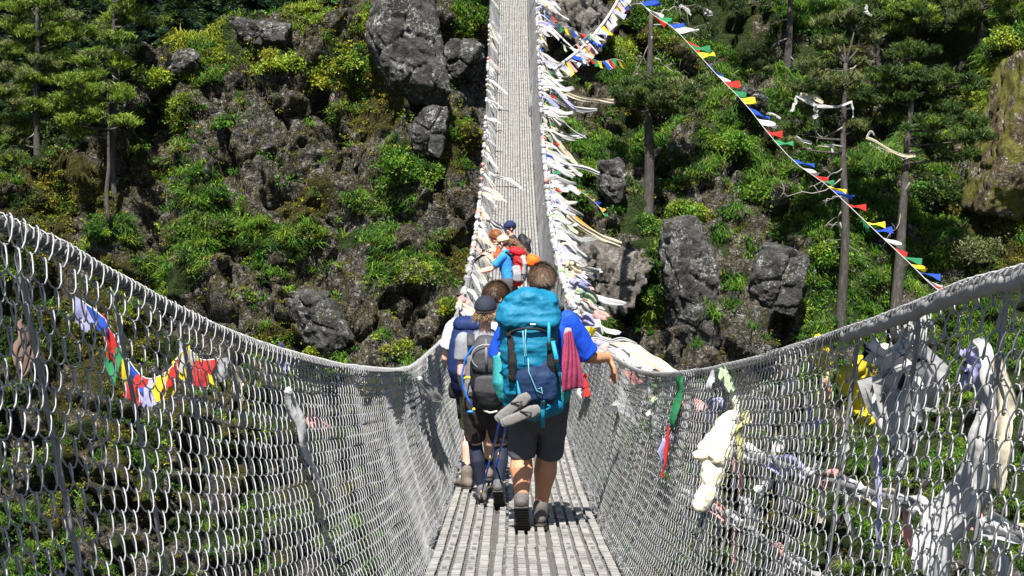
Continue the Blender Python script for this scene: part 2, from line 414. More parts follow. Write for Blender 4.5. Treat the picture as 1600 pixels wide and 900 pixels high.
pos,nr,t=scatter(9000,(Wt[:,1]*1.1+Wt[:,2]*1.2+Wt[:,6]*.9+Wt[:,4]*.7+Wt[:,0]*.02+Wt[:,3]*.12+.0)*clump*ledge)
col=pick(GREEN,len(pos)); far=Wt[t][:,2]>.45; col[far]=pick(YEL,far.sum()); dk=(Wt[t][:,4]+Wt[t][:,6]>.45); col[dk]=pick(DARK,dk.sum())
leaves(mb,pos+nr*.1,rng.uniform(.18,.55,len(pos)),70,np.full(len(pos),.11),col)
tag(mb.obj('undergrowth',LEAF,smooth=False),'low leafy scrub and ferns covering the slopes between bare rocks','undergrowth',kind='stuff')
mb=MB()
pos,nr,t=scatter(15000,(Wt[:,3]*.7+Wt[:,2]*1.5+Wt[:,1]*.35*(tpx<765)+Wt[:,0]*.03)*clump)
col=pick(MOSS,len(pos)); yy_=Wt[t][:,2]+Wt[t][:,1]*.7>.5; col[yy_]=pick(YEL,yy_.sum())
leaves(mb,pos+nr*.03,rng.uniform(.12,.38,len(pos)),34,np.full(len(pos),.085),col,.4)
pos,nr,t=scatter(800,(Wt[:,1]+.3*Wt[:,2])*(tpx>800)*clump**3)
leaves(mb,pos+nr*.35,rng.uniform(.2,.5,len(pos)),7,np.full(len(pos),.05),pick([(.5,.52,.42)],len(pos)),.6)
tag(mb.obj('moss',LEAF,smooth=False),'brown and yellow moss with tiny pale flowers dotted on the rocks','moss',kind='stuff')
# ---------------------------------------------------------------- trees
tVp=proj(V); _tx,_ty,_tD=tVp
def ground(px_,py_,r=9):
    m_=(np.abs(_tx-px_)<r)&(np.abs(_ty-py_)<r)&(_tD>40)
    if not m_.any(): return 76.
    return float(np.percentile(_tD[m_],15))
def barkmat():
    m,nt=newmat('bark'); N=NT(nt); mp=N.n('ShaderNodeMapping'); mp.inputs['Scale'].default_value=(1,1,.25); nt.links.new(N.coord(),mp.inputs[0])
    n1=N.noise(9,5,.7,mp.outputs[0]); n2=N.noise(3,3,.6)
    c=N.ramp(n1,[(.3,(.018,.015,.013)),(.55,(.055,.048,.043)),(.75,(.13,.12,.11))])
    N.out(N.pbsdf(c,.9,0,N.bump(n1,.9,.06))); return m
BARK=barkmat(); DEAD=plain('dead grey wood',(.22,.205,.19),.85,0,.35,12,.5)
PINEC={'bright':[(.13,.20,.022),(.16,.225,.025),(.09,.145,.02)],'olive':[(.12,.14,.045),(.09,.115,.035),(.14,.155,.065)],'dark':[(.045,.085,.018),(.06,.105,.02),(.035,.065,.016)],'blue':[(.02,.05,.03),(.016,.04,.024)]}
NEED=leafmat('pine needles',.22,.5)
def pine(base,top,D,r0,pads,cols,label,twigs=(),below=1.5,group=None,dens=1.):
    b=P(base[0],base[1],D); t=P(top[0],top[1],D); t[1]=b[1]+.3
    root=empty('pine_tree',b-np.array([0,0,below*.0]),label,'pine tree',group)
    n=14; ts=np.linspace(0,1,n); b2=b-np.array([0,0,below])
    pts=b2+(t-b2)*ts[:,None]+np.stack([fbm(np.stack([ts*2+b[0],ts*0,ts*0],-1),2,3)*.25,fbm(np.stack([ts*2,ts*0+b[0],ts*0],-1),2,4)*.25,0*ts],-1)
    pts[0]=b2; v,q,t_=tube(pts,r0*(1-.68*ts),9); tr=MB().add(v,q,t_)
    crown=MB(); lm=MB()
    m2px=F/D
    for (x,y,rx) in pads:
        c=P(x,y,D)+np.array([0,rng.uniform(-1.5,.6),0]); R=rx/m2px*1.12
        f=np.clip((c[2]-.25-b2[2]-R*.2)/(pts[-1][2]-b2[2]),.05,1); i=f*(n-1); a=np.array([np.interp(f,ts,pts[:,k_]) for k_ in range(3)])
        v,q,t_=tube([a,a*.6+c*.4+np.array([0,0,-.12*R]),c+np.array([0,0,-.12*R])],[.07,.05,.02],5); lm.add(v,q,t_)
        for _ in range(6):
            e=c+rand_dirs(1)[0]*np.array([R,R*.8,.25*R]); m_=a*.35+c*.65
            v,q,t_=tube([m_,(m_+e)/2+rng.normal(size=3)*.06,e],[.028,.018,.007],4); lm.add(v,q,t_)
        nc=max(6,int(7+R*R*5.2)) 
        cc=c+rand_dirs(nc)*np.array([R,R*.85,R*.36])*rng.uniform(.1,1,(nc,1))**.5
        nt2=int(34*dens); pp=np.repeat(cc,nt2,0)+rand_dirs(nc*nt2)*np.array([.44,.44,.22])*rng.uniform(.2,1,(nc*nt2,1))
        col=np.repeat(pick(cols,nc),nt2,0)
        grass(crown,pp,np.tile([0,0,1.],(len(pp),1)),7,np.full(len(pp),.30),.10,col,.0,.7)
    for tw in twigs:
        w=[P(x,y,D)+np.array([0,-.2-.1*i,0]) for i,(x,y) in enumerate(tw)]
        w[0]=np.array([w[0][0],b[1],w[0][2]]); w=np.array(w); u=np.linspace(0,1,9); k_=np.linspace(0,1,len(w))
        pp=np.stack([np.interp(u,k_,w[:,j]) for j in range(3)],-1)+rng.normal(size=(9,3))*.05
        v,q,t_=tube(pp,.042*(1-.8*u),5); dm=MB().add(v,q,t_)
        for _ in range(5):
            s0=pp[rng.integers(3,8)]; d=rng.normal(size=3)*.35; v,q,t_=tube([s0,s0+d*.5+np.array([0,0,.05]),s0+d],[.017,.010,.005],4); dm.add(v,q,t_)
        dm.obj('dead_branch',DEAD,root)
    tr.obj('trunk',BARK,root)
    if lm.n: lm.obj('limbs',BARK,root)['kind']='stuff'
    if crown.n: crown.obj('crown',NEED,root,smooth=False)
    return root
R_=lambda *a:list(a)
pine((56,430),(70,-60),76,.26,[(60,10,42),(20,-10,40),(95,30,34),(30,40,34),(75,52,44),(15,75,38),(60,80,34),(98,62,28),(28,110,36),(70,120,30),(20,140,34),(85,98,26),(42,160,36),(18,190,30),(70,168,26),(30,215,36),(60,205,24),(95,175,26),(22,250,34),(70,262,30),(40,285,34),(90,290,20),(105,222,20),(60,312,30)],PINEC['olive']+PINEC['bright']*2,'tall pine at the far left edge with many layered pads of needles',[[(62,210),(35,222),(10,238)],[(63,90),(40,70),(20,72)]])
d_=ground(180,300); pine((181,302),(180,-30),d_,.15,[(178,30,26),(160,45,26),(145,50,14),(205,20,24),(238,32,18),(182,5,28),(215,-8,24),(192,62,20),(160,88,26),(135,100,16),(188,100,18),(150,132,20)],PINEC['bright']*3+PINEC['olive'],'slender bright green pine on the left cliff, the taller of two close trunks',[[(180,90),(195,80),(212,86)],[(181,118),(196,135),(205,150)]],dens=.85)
pine((170,300),(166,132),d_-1.5,.12,[(120,128,22),(140,118,18),(108,158,16),(128,150,22),(152,145,20),(172,140,20),(195,150,18),(118,190,20),(140,182,20),(205,190,20),(100,172,12),(148,165,16),(125,205,14)],PINEC['bright'],'shorter bright green pine just left of the taller slender one on the cliff',[[(168,178),(150,172),(132,175)]],dens=.85)
d_=ground(1013,322); pine((1013,326),(1021,20),d_,.31,[(1018,148,58),(985,140,34),(1055,143,34),(978,162,26),(1010,128,34),(1050,165,38),(1082,152,16),(1028,166,30)],PINEC['dark']*2+PINEC['olive'],'bare straight trunk with one flat tier of dark needles beside the flag-hung bridge',[[(1016,60),(1000,95),(992,112)],[(1021,92),(1040,105),(1060,118)],[(1020,40),(1060,35),(1095,60)],[(1021,30),(1050,12),(1085,8)],[(1016,10),(985,8),(960,2)]])
d_=ground(1228,110); pine((1228,114),(1229,-60),d_,.26,[(1190,-25,50),(1255,-30,50)],PINEC['dark'],'short stretch of tree trunk with dead stubs standing high on the right slope',[[(1226,30),(1208,36),(1195,44)],[(1228,60),(1214,66),(1204,72)],[(1228,85),(1240,95),(1236,110)],[(1226,5),(1210,-2),(1195,18)]])
d_=ground(1309,515); pine((1309,524),(1315,100),d_,.28,[(1318,36,30),(1300,35,34),(1335,25,34),(1318,58,36),(1282,68,24),(1350,60,26),(1260,100,24),(1300,96,30),(1335,98,26),(1275,128,34),(1320,130,28),(1245,135,20),(1300,158,36),(1258,170,26),(1340,160,20),(1235,205,24),(1280,215,24),(1225,228,14),(1330,200,16)],PINEC['olive']*2+PINEC['dark'],'grey trunk with sparse olive crown and bleached dead branches, middle of the right slope',[[(1309,225),(1270,232),(1225,235)],[(1309,280),(1275,300),(1225,305),(1215,290)],[(1309,262),(1290,275),(1262,292)],[(1310,200),(1285,215),(1262,196)],[(1309,345),(1318,370),(1340,400)],[(1309,305),(1298,308),(1278,314)],[(1309,330),(1304,350),(1285,352)],[(1318,110),(1340,100),(1360,98)]],dens=.8)
d_=ground(1401,480)-1; pine((1400,492),(1415,112),d_,.3,[(1416,82,36),(1416,120,50),(1455,128,46),(1500,132,26),(1385,150,34),(1430,160,44),(1475,180,44),(1445,200,40),(1500,190,30),(1400,190,28),(1455,225,34),(1505,215,20),(1380,118,26),(1350,150,18),(1480,240,26)],PINEC['dark']*3+PINEC['bright'][2:],'dark trunk leaning slightly right under a broad shady crown, right of the grey trunk',[[(1414,250),(1385,238),(1355,225)],[(1413,285),(1405,320),(1400,350),(1385,370)],[(1414,235),(1430,240),(1432,225)]])
d_=ground(1370,60); pine((1372,95),(1378,-40),d_,.18,[(1350,12,34),(1390,22,36),(1425,18,30),(1455,38,26),(1400,48,28),(1340,35,22),(1480,30,18),(1370,-15,40)],PINEC['bright']+PINEC['dark'],'bushy green pine leaning out over the ledge at the upper right')
d_=ground(1530,60); pine((1532,70),(1536,-60),d_,.18,[(1500,10,26),(1545,0,36),(1570,20,22),(1520,30,20),(1590,-5,30)],PINEC['bright']+PINEC['olive'],'green pine at the upper right corner above the orange rock')
d_=ground(962,45); st=empty('tree_stump',P(963,48,d_),'short dark leaning stump wrapped with pale cloth above the bridge','tree stump')
v,q,t_=tube([P(962,50,d_),P(966,25,d_),P(970,-4,d_)],[.2,.17,.14],8); MB().add(v,q,t_).obj('trunk',BARK,st)
# firs of the wood behind the left crest: four shapes, then copies
def fir(cols,h=16,seed=0):
    root=empty('fir_tree',(0,0,0),'dark fir tree in the shaded wood behind the left cliff','fir tree','firs of the wood behind the left cliff')
    zs=np.linspace(0,h,8); v,q,t_=tube(np.stack([0*zs,0*zs,zs],-1),.24*(1-.85*zs/h),7); MB().add(v,q,t_).obj('trunk',BARK,root,local=True)
    mb=MB(); z=h*.12
    while z<h*.98:
        R=(h-z)*.24+.35; nb=int(7+R*3)
        for k_ in range(nb):
            a=rng.uniform(0,6.28); r=R*rng.uniform(.7,1.15); m_=int(4+r*5); u=np.linspace(.2,1,m_)
            p=np.stack([np.cos(a)*r*u,np.sin(a)*r*u,z-.28*r*u**1.5+rng.uniform(-.2,.2)+0*u],-1)+rng.normal(size=(m_,3))*.07
            grass(mb,p,np.tile([math.cos(a)*.6,math.sin(a)*.6,.1],(m_,1)),11,np.full(m_,.52),.13,pick(cols,1).repeat(m_,0)*rng.uniform(.8,1.2,(m_,1)),.25,.25)
        z+=.55
    mb.obj('crown',NEED,root,smooth=False,local=True); return root
firs=[fir(PINEC['blue']),fir(PINEC['dark']+PINEC['blue'],14),fir(PINEC['blue']+DARK[:1],18)]
def copy_tree(o,parent=None):
    c=o.copy(); COL.objects.link(c); c.parent=parent
    for ch in o.children: copy_tree(ch,c)
    return c
spots=[]
for r_,(Dd,yb,n_) in enumerate([(96,330,5),(104,250,6),(112,205,9),(120,165,10),(130,128,11),(142,95,12),(156,60,12)]):
    for i_ in range(n_):
        x=-70+(i_+.5+rng.uniform(-.3,.3))*(({0:330,1:380,2:640}.get(r_,760)))/n_
        spots.append((x,yb+rng.uniform(-12,12)+ (x<150)*20,Dd+rng.uniform(-3,3)))
spots+=[(-120-i_*16+rng.uniform(-8,8),[330,250,170,90,20][i_%5]+rng.uniform(-20,20),[104,116,128,142,158][i_%5]) for i_ in range(40)]
used=[False]*3
for i_,(x,y,Dd) in enumerate(spots):
    k_=i_%3; o=firs[k_] if not used[k_] else copy_tree(firs[k_]); used[k_]=True
    o.location=tuple(P(x,y+25,Dd)); o.rotation_euler=(0,0,rng.uniform(0,6)); s_=rng.uniform(.8,1.15); o.scale=(s_,s_,s_)
o=copy_tree(firs[1]); o.location=tuple(P(112,120,84)); o.scale=(.62,.62,.62); del o['group']; o['label']='small bluish green fir between the far left pine and the bright slender pine'
# ---------------------------------------------------------------- loose boulders and bushes one can point at
def boulder(px_,py_,w,h,dep,label,D=None,seed=0,rot=0,flutes=False,push=0.,mat=None):
    D=(D or ground(px_,py_))-push; s=D/F; n=5
    bm=bmesh_ico(6); v=bm[0].copy(); 
    sc=np.array([w*s/2,dep/2,h*s/2]); r2=np.random.default_rng(seed); nn=norm(r2.normal(size=(12,3))); nn=np.vstack([nn,np.eye(3),-np.eye(3)]); dk=r2.uniform(.74,1.,len(nn))
    dt=np.clip(v@nn.T,.02,9); rr=1/np.power(((dt/dk)**34).sum(1),1/34.); p=v*rr[:,None]*1.12*sc
    f1,f2,cr,gx=voro(p*1.1/1.6+seed,seed); f3,f4,cr4,_=voro(p*1.5+seed,seed+9)
    dd=(cr-.5)*.20*min(1,sc.min()/1.)+ (cr4-.5)*.10-.14*np.exp(-((f2-f1)/.08)**2)+fbm(p*.8+seed,3,seed)*.08+fbm(p*2.6,4,seed,True)*.10
    if flutes:
        dd+=.10*np.sin((p[:,2]*1.2+p[:,0]*2.2+fbm(p*.7,2,3)*3.)*3.2)+.05*np.sin((p[:,2]+p[:,0]*2)*9+fbm(p*2,2,3)*4)
    p=p+norm(v)*dd[:,None]; a=math.radians(rot); x,z=p[:,0].copy(),p[:,2].copy(); p[:,0]=x*math.cos(a)-z*math.sin(a); p[:,2]=x*math.sin(a)+z*math.cos(a)
    c=P(px_,py_,D+.35*dep/2); o=MB().add(p,None,bm[1]).obj('boulder',mat or ROCK,local=True); o.location=tuple(c); tag(o,label,'boulder'); return o
def bmesh_ico(sub):
    import bmesh
    b=bmesh.new(); bmesh.ops.create_icosphere(b,subdivisions=sub,radius=1); b.verts.ensure_lookup_table()
    v=np.array([x.co[:] for x in b.verts]); t=np.array([[q_.index for q_ in f.verts] for f in b.faces]); b.free(); return v,t
def rockmat(name,a,b,lich,mo=.62,mc=(.05,.055,.012)):
    m,nt=newmat(name); N=NT(nt); med=N.noise(1.4,6,.7,dist=.8); fine=N.noise(6,6,.75)
    c=N.ramp(med,[(.3,tuple(x*.25 for x in a)),(.45,a),(.7,b)])
    l=N.math('MULTIPLY',N.ramp(fine,[(.53,(0,0,0)),(.57,(1,1,1))]),N.ramp(N.noise(.9,3),[(.45,(0,0,0)),(.6,(1,1,1))])); c=N.mix(N.math('MULTIPLY',l,lich),c,(.5,.5,.49))
    ms=N.ramp(N.noise(.7,4,.6),[(mo,(0,0,0)),(mo+.06,(1,1,1))]); c=N.mix(N.math('MULTIPLY',ms,.85),c,mc)
    N.out(N.pbsdf(c,.88,0,N.bump(N.math('ADD',med,N.math('MULTIPLY',fine,.6)),1.,.35),.25)); return m
ROCKO=rockmat('ochre mossy rock',(.075,.052,.025),(.19,.15,.085),.9,.47,(.13,.13,.018))
ROCK=rockmat('dark lichen rock',(.04,.039,.037),(.125,.123,.118),.8); ROCKB=rockmat('brown layered rock',(.10,.09,.08),(.26,.24,.225),.35)
boulder(634,66,118,190,3.6,'huge upright grey boulder jammed into the top of the left cliff',seed=3,rot=12,push=1.5)
boulder(950,432,118,118,3.4,'rounded grey-brown boulder with wrinkled layers right of the bridge rail',seed=5,rot=-28,flutes=True,push=1.3,mat=ROCKB)
boulder(905,418,70,60,2.,'small brown boulder tucked above the wrinkled one',seed=15,rot=10,flutes=True,push=.6,mat=ROCKB)
boulder(1076,436,84,205,3.0,'tall pointed slab of grey rock spotted with white lichen',seed=8,rot=3,push=1.2)
boulder(958,285,42,74,1.8,'small dark upright boulder on the green slope left of the bare trunk',seed=11,rot=5,push=.9)
boulder(905,38,100,90,3.2,'brown wrinkled outcrop boulder at the top right beside the bridge',seed=13,rot=-15,flutes=True,push=1.4,mat=ROCKB)
boulder(722,96,66,66,2.2,'squat dark boulder left of the upper bridge',seed=17,push=.9)
boulder(410,52,92,44,2.4,'low pale boulder lying on the crest of the left cliff',seed=19,rot=-8,push=.8)
boulder(288,98,56,36,2.0,'small grey slab tilted in the yellow-green scrub of the left crest',seed=21,rot=22,push=.9)
boulder(668,205,50,80,2.2,'narrow grey boulder under the huge upright one',seed=23,rot=-8,push=.7)
boulder(1172,152,50,32,1.6,'light grey boulder half hidden behind the coloured flag string',seed=27,rot=-20,push=1.1)
boulder(500,500,70,120,2.0,'light grey leaning slab near the foot of the left cliff',seed=29,rot=25,push=.3)
boulder(1216,436,80,110,2.0,'fractured grey rock outcrop above the right rail',seed=31,rot=-15,push=.6)
boulder(1600,215,120,270,5.,'ochre and rust coloured mossy outcrop at the right edge of the picture',D=ground(1500,300)-4,seed=33,rot=-14,mat=ROCKO)
def bush(px_,py_,r,cols,label,n=5,ls=.12,h=.85,push=.4):
    D=ground(px_,py_)-push; s=D/F; c=P(px_,py_,D); root=empty('shrub',c-np.array([0,0,r*s*.7*h]),label,'shrub'); R=r*s
    mb=MB(); cc=c+rand_dirs(n*3)*np.array([R*.85,R*.45,R*.5*h])*rng.uniform(.2,1,(n*3,1)); k_=len(cc)
    leaves(mb,cc,rng.uniform(.2,.48,k_)*R,int(120*R+50),np.full(k_,ls),pick(cols,k_),.75)
    mb.obj('foliage',LEAF,root,smooth=False)
    st=MB(); b=parent_loc(root)
    for q_ in range(7):
        v,q2,t_=tube([b+np.array([0,.1,-.2]),b*.5+cc[q_]*.5+rng.normal(size=3)*.05,cc[q_]],[.035,.022,.008],5); st.add(v,q2,t_)
    st.obj('stem',BARK,root); return root
bush(640,262,52,GREEN+OLIVE[:0],'fresh green rounded bush below the upright boulder of the left cliff',8)
bush(655,425,42,OLIVE+YEL[:1],'pale olive shrub with fine leaves low on the left cliff beside the bridge',7,.1)
bush(345,190,20,GREEN,'small vivid green bush on the dark rock of the left crest',4)
bush(245,120,34,YEL,'yellow-green bush growing where the left crest begins',6)
bush(285,160,30,YEL+OLIVE,'feathery yellow-green shrub beside the slender pines',6,.09,1.3)
bush(150,362,26,GREEN,'bright green clump of leaves low on the left cliff above the fence',5)
bush(490,120,44,YEL,'lime green bush on the left face of the upright boulder',6)
bush(548,100,36,YEL+GREEN,'lime green bush tucked against the upright boulder',6)
bush(430,100,40,YEL,'yellow moss-like bush in the middle of the left crest',6)
bush(1018,460,34,GREEN,'green flowering bush between the wrinkled boulder and the tall slab',6,.1)
bush(1140,225,46,GREEN,'dense green bush on the slope right of the bare trunk',7)
bush(1290,400,40,GREEN,'lush green bush at the foot of the grey trunk',6,.12)
bush(1365,440,44,OLIVE+GREEN,'pale green shrub between the two right trunks',7,.1)
bush(1520,390,46,OLIVE,'pale green spreading shrub below the orange rock at the right edge',7,.09)
bush(1355,340,38,GREEN,'green bush hugging the slope right of the grey trunk',6)
bush(1455,300,48,GREEN+DARK,'large green bush right of the dark leaning trunk',7)
bush(1180,300,40,GREEN,'green bush below the coloured flag string',6)
bush(1080,330,40,GREEN+YEL,'yellow-green bush above the tall lichen slab',6)
bush(1580,60,44,GREEN+YEL,'green bush hanging over the orange rock in the right corner',6)
bush(705,480,30,YEL,'small yellow-green shrub just above the left rail near the hikers',5)
bush(500,548,34,YEL,'low yellow-green clump showing above the left rail',5,.1,.5)
bush(630,545,34,YEL+OLIVE,'olive clump rising above the lowest part of the left rail',5,.1,.7)
# ---------------------------------------------------------------- suspension bridge
BX=.06
def deckz(y):
    y=np.asarray(y,float); z=-.816-.263*y+.00635*y*y
    return np.where(y<7.5,-2.431-.125*(y-7.5)*1.0,z)
def deckslope(y): y=np.asarray(y,float); return np.where(y<7.5,-.14,-.263+.0127*y)
YEND=75.
_xl=[(0,.93),(2.5,.93),(4,.9),(5,.88),(6,.86),(8,.82),(10,.80),(15,.78),(30,.79),(40,.82),(56,.90),(80,.95)]
_xr=[(0,.81),(2.4,.81),(3,.82),(5,.84),(12,.84),(15,.82),(20,.79),(30,.76),(40,.80),(56,.88),(80,.95)]
def xtL(y): return interp(y,_xl)
def xtR(y): return interp(y,_xr)
# top-cable heights: from what the photo shows near, constant height above the deck far off
def _mk(pts,sgn,xt):
    ys=[];zs=[]
    for px_,py_ in pts:
        D=3.
        for _ in range(60):
            y=D; X=BX+sgn*float(xt(y)); D=.5*D+.5*(X*F/(px_-800))
        p=P(px_,py_,D); ys.append(p[1]); zs.append(p[2])
    return ys,zs
yl,zl=_mk([(0,340),(100,385),(200,440),(300,493),(400,540),(520,570),(591,577),(640,578)],-1,xtL)
yr,zr=_mk([(1600,420),(1500,447),(1400,488),(1300,523),(1200,558),(1130,575),(1047,585),(998,582)],1,xtR)
_yy=np.arange(-6,90,.1); _zt={}
for _s,_ys,_zs,_ht in ((-1,yl,zl,1.1),(1,yr,zr,1.02)):
    n_=np.interp(_yy,_ys,_zs); n_=np.where(_yy<_ys[0],_zs[0]+(_ys[0]-_yy)*.2,n_)
    kk=_yy[(_yy>_ys[-1]+5)]; cy=np.r_[_ys,kk]; cz=np.r_[_zs,deckz(kk)+_ht]; z_=np.interp(_yy,cy,cz); z_=np.where(_yy<_ys[0],n_,z_)
    g_=np.exp(-(np.arange(-30,31)/12.)**2); g_/=g_.sum(); zz_=np.convolve(np.pad(z_,30,mode='edge'),g_,'valid')
    wq=np.clip((_yy-3.5)/2,0,1); _zt[_s]=z_*(1-wq)+zz_*wq
def ztop(y,s): return np.interp(y,_yy,_zt[s])
def rail(y,s):
    y=np.asarray(y,float); x=BX+s*(xtL(y) if s<0 else xtR(y))
    return np.stack([x,y,ztop(y,s)],-1)
def edge(y,s):
    y=np.asarray(y,float); return np.stack([BX+s*.565+0*y,y,deckz(y)-.02],-1)
def galv(name,c,rough=.38,metal=.55,var=.35):
    m,nt=newmat(name); N=NT(nt); n1=N.noise(6,5,.7); n2=N.noise(70,3,.6)
    col=N.mix(N.ramp(n1,[(.3,(0,0,0)),(.7,(1,1,1))]),tuple(x*(1-var) for x in c),c)
    col=N.mix(N.ramp(n2,[(.62,(0,0,0)),(.72,(.7,.7,.7))]),col,(.16,.11,.08))
    N.out(N.pbsdf(col,rough,metal,N.bump(n2,.15,.002))); return m
WIRE=galv('galvanised wire',(.30,.305,.315),.45,.2,.3)
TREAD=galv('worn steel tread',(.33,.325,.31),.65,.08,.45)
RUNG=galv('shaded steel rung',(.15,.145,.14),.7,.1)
STEEL=galv('grey steel rope',(.20,.205,.215),.5,.2)
ROPE=galv('weathered wire rope',(.10,.10,.105),.6,.1)
bridge=empty('suspension_bridge',(BX,7,float(deckz(7))),'steel suspension footbridge with slatted deck and high chain link sides across the gorge','footbridge')
# deck panels: three lanes of serrated steel planks
PY=2.55; lanes=[(-.545,-.185),(-.165,.165),(.185,.545)]
y0=6.2
pitch=.078
k=0
yy=-1.6
while yy<YEND and k<99:
    L=PY if yy<57 else 6.0
    for li,(xa,xb) in enumerate(lanes):
        rows_=np.arange(yy+.02,yy+L-.02,pitch); n=len(rows_); zoff=random.uniform(-.006,.006)
        ncol=5 if li!=1 else 5
        wl=(xb-xa)/(ncol); mb=MB(); tw=random.uniform(-.006,.006)
        for c in range(ncol):
            xc=xa+wl*(c+.5)+BX; hw=wl*.335
            cc=np.stack([np.full(n,xc)+tw+fbm(np.stack([rows_*1.3,rows_*0+c,rows_*0+li],-1),2,3)*.004,rows_,deckz(rows_)+zoff+rng.normal(0,.0018,n)],-1)
            sl_=deckslope(rows_)
            tilt_=rng.normal(0,.06,n)+.04
            ay=np.stack([0*rows_,np.full(n,.022),.022*(sl_+tilt_)],-1); ax=np.stack([np.full(n,hw)*rng.uniform(.92,1.05,n),0*rows_,rng.normal(0,.0012,n)],-1)
            az=np.stack([0*rows_,0*rows_,np.full(n,.006)],-1)
            v,q_=boxes(cc,ax,ay,az); mb.add(v,q_,m=0)
        # thin rungs running across beneath the treads, and the two side flanges
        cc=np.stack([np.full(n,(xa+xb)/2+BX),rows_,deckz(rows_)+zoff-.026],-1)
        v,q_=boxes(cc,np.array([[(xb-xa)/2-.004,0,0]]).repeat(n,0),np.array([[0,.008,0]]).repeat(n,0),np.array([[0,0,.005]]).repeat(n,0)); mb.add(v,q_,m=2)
        for xe in (xa,xb):
            ys_=np.linspace(yy+.02,yy+L-.02,4); p0=np.stack([np.full(4,xe+BX),ys_,deckz(ys_)-.04],-1)
            v,q_,t_=tube(p0,.010,4); mb.add(v,q_,t_,m=2)
        # bolt heads
        rb=rows_[::5]
        for xo in ((xa*.7+xb*.3),(xa*.3+xb*.7)) if li!=1 else ((xa*.8+xb*.2),):
            v,q_=boxes(np.stack([np.full(len(rb),xo+BX),rb,deckz(rb)+zoff+.012],-1),np.array([[.012,0,0]]).repeat(len(rb),0),np.array([[0,.012,0]]).repeat(len(rb),0),np.array([[0,0,.008]]).repeat(len(rb),0)); mb.add(v,q_,m=1)
        mb.obj('deck_panel',[TREAD,STEEL,RUNG],bridge,smooth=False); k+=1
    yy+=L
# cross beams under the deck
mbb=MB(); 
yb=np.arange(-1,YEND,1.2)
for y in yb:
    z=float(deckz(y))-.07; v,q_=boxes(np.array([[BX,y,z]]),np.array([[.62,0,0]]),np.array([[0,.03,0]]),np.array([[0,0,.035]])); mbb=MB().add(v,q_)
    if y<YEND and int(round((y+1)/1.2))<62: mbb.obj('cross_beam',STEEL,bridge,smooth=False)
# chain-link sides, woven wire by wire
def chain(s):
    p_u=.085; p_v=.050; xs_=np.arange(1.7,64,p_u/2)     # half pitches along the bridge
    n=len(xs_); jit=fbm(np.stack([xs_*1.1,xs_*0,xs_*0+s],-1),3,5)*.10+fbm(np.stack([xs_*5,xs_*0,xs_*0+s],-1),2,6)*.03
    us=xs_+jit
    mbF=MB(); nr=36
    def S(y,v,off):
        t=rail(y,s); e=edge(y,s); d=e-t; L=np.linalg.norm(d,axis=-1,keepdims=True); d=d/L
        f=v[...,None]/L
        nrm_=np.stack([-s*np.ones_like(y),0*y,-.3+0*y],-1); nrm_=norm(nrm_)
        bul=.03*np.sin(f*math.pi)*L+ (fbm(np.stack([y*.9,v*1.6,v*0+s],-1),2,9)*.03)[...,None]
        return t+d*v[...,None]-nrm_*bul+nrm_*off[...,None],L[...,0]
    for near in (True,False):
        m_=(us[:-1]<9.5) if near else (us[:-1]>=9.5)
        idx=np.where(m_)[0]
        for r in range(nr):
            ph=r%2
            u0=us[idx]; u1=us[idx+1]; odd=((idx+ph)%2==0)
            # row r spans v from r*pv (top) to (r+1)*pv; odd -> going down, even -> going up
            rj=fbm(np.stack([u0*1.7,u0*0+r*1.3,u0*0+s],-1),2,15)*.012
            rj1=fbm(np.stack([u1*1.7,u1*0+r*1.3,u1*0+s],-1),2,15)*.012
            v0=np.where(odd,r*p_v,(r+1)*p_v+.006)+rj; v1=np.where(odd,(r+1)*p_v+.006,r*p_v)+rj1
            front=(odd if s<0 else ~odd)
            # left: front strands run top-far to bottom-near -> as y grows the strand rises
            front=~odd if s<0 else odd
            front=(~odd) if s<0 else odd
            sg=np.where(front,1.,-1.)
            K=5 if near else 2
            pts=[]
            for j in range(K+1):
                t=j/K; ty=t
                yy_=u0+(u1-u0)*ty
                ease=(t-.13*math.sin(2*math.pi*t))
                vv=v0+(v1-v0)*ease
                off=sg*.009*math.sin(math.pi*t)
                p_,L=S(yy_,vv,off); p_=p_+np.stack([-s*.010*np.clip(1-vv/.06,0,1),0*vv,.004*np.clip(1-vv/.05,0,1)],-1); pts.append(p_)
            keep=(np.maximum(v0,v1)<L+.03)
            if not keep.any(): continue
            yk=u0[keep]; rad=np.clip(.0018+.00002*yk,0,.0026)
            pts=[p_[keep] for p_ in pts]; ns=5 if near else 3
            if near:
                N_=len(yk); Pm=np.stack(pts,1); tt=norm(np.gradient(Pm,axis=1)); ref=np.array([0,0,1.])
                a=norm(np.cross(tt,norm(np.array([1.,0,0])+0*tt))); b=np.cross(tt,a); Vv=[]
                for j in range(ns): Vv.append(Pm+rad[:,None,None]*(math.cos(2*math.pi*j/ns)*a+math.sin(2*math.pi*j/ns)*b))
                Vv=np.stack(Vv,2).reshape(N_,-1,3) # N,(K+1)*ns
                q_=np.array([(i*ns+j,i*ns+(j+1)%ns,(i+1)*ns+(j+1)%ns,(i+1)*ns+j) for i in range(K) for j in range(ns)])
                mbF.add(Vv.reshape(-1,3),(q_[None]+np.arange(N_)[:,None,None]*(K+1)*ns).reshape(-1,4))
            else:
                for j in range(K):
                    v,q_=segs(pts[j],pts[j+1],rad,3); mbF.add(v,q_)
    mbF.obj('mesh_side',WIRE,bridge)
chain(-1); chain(1)
ya=np.concatenate([np.arange(-2,12,.25),np.arange(12,YEND+3,.8)])
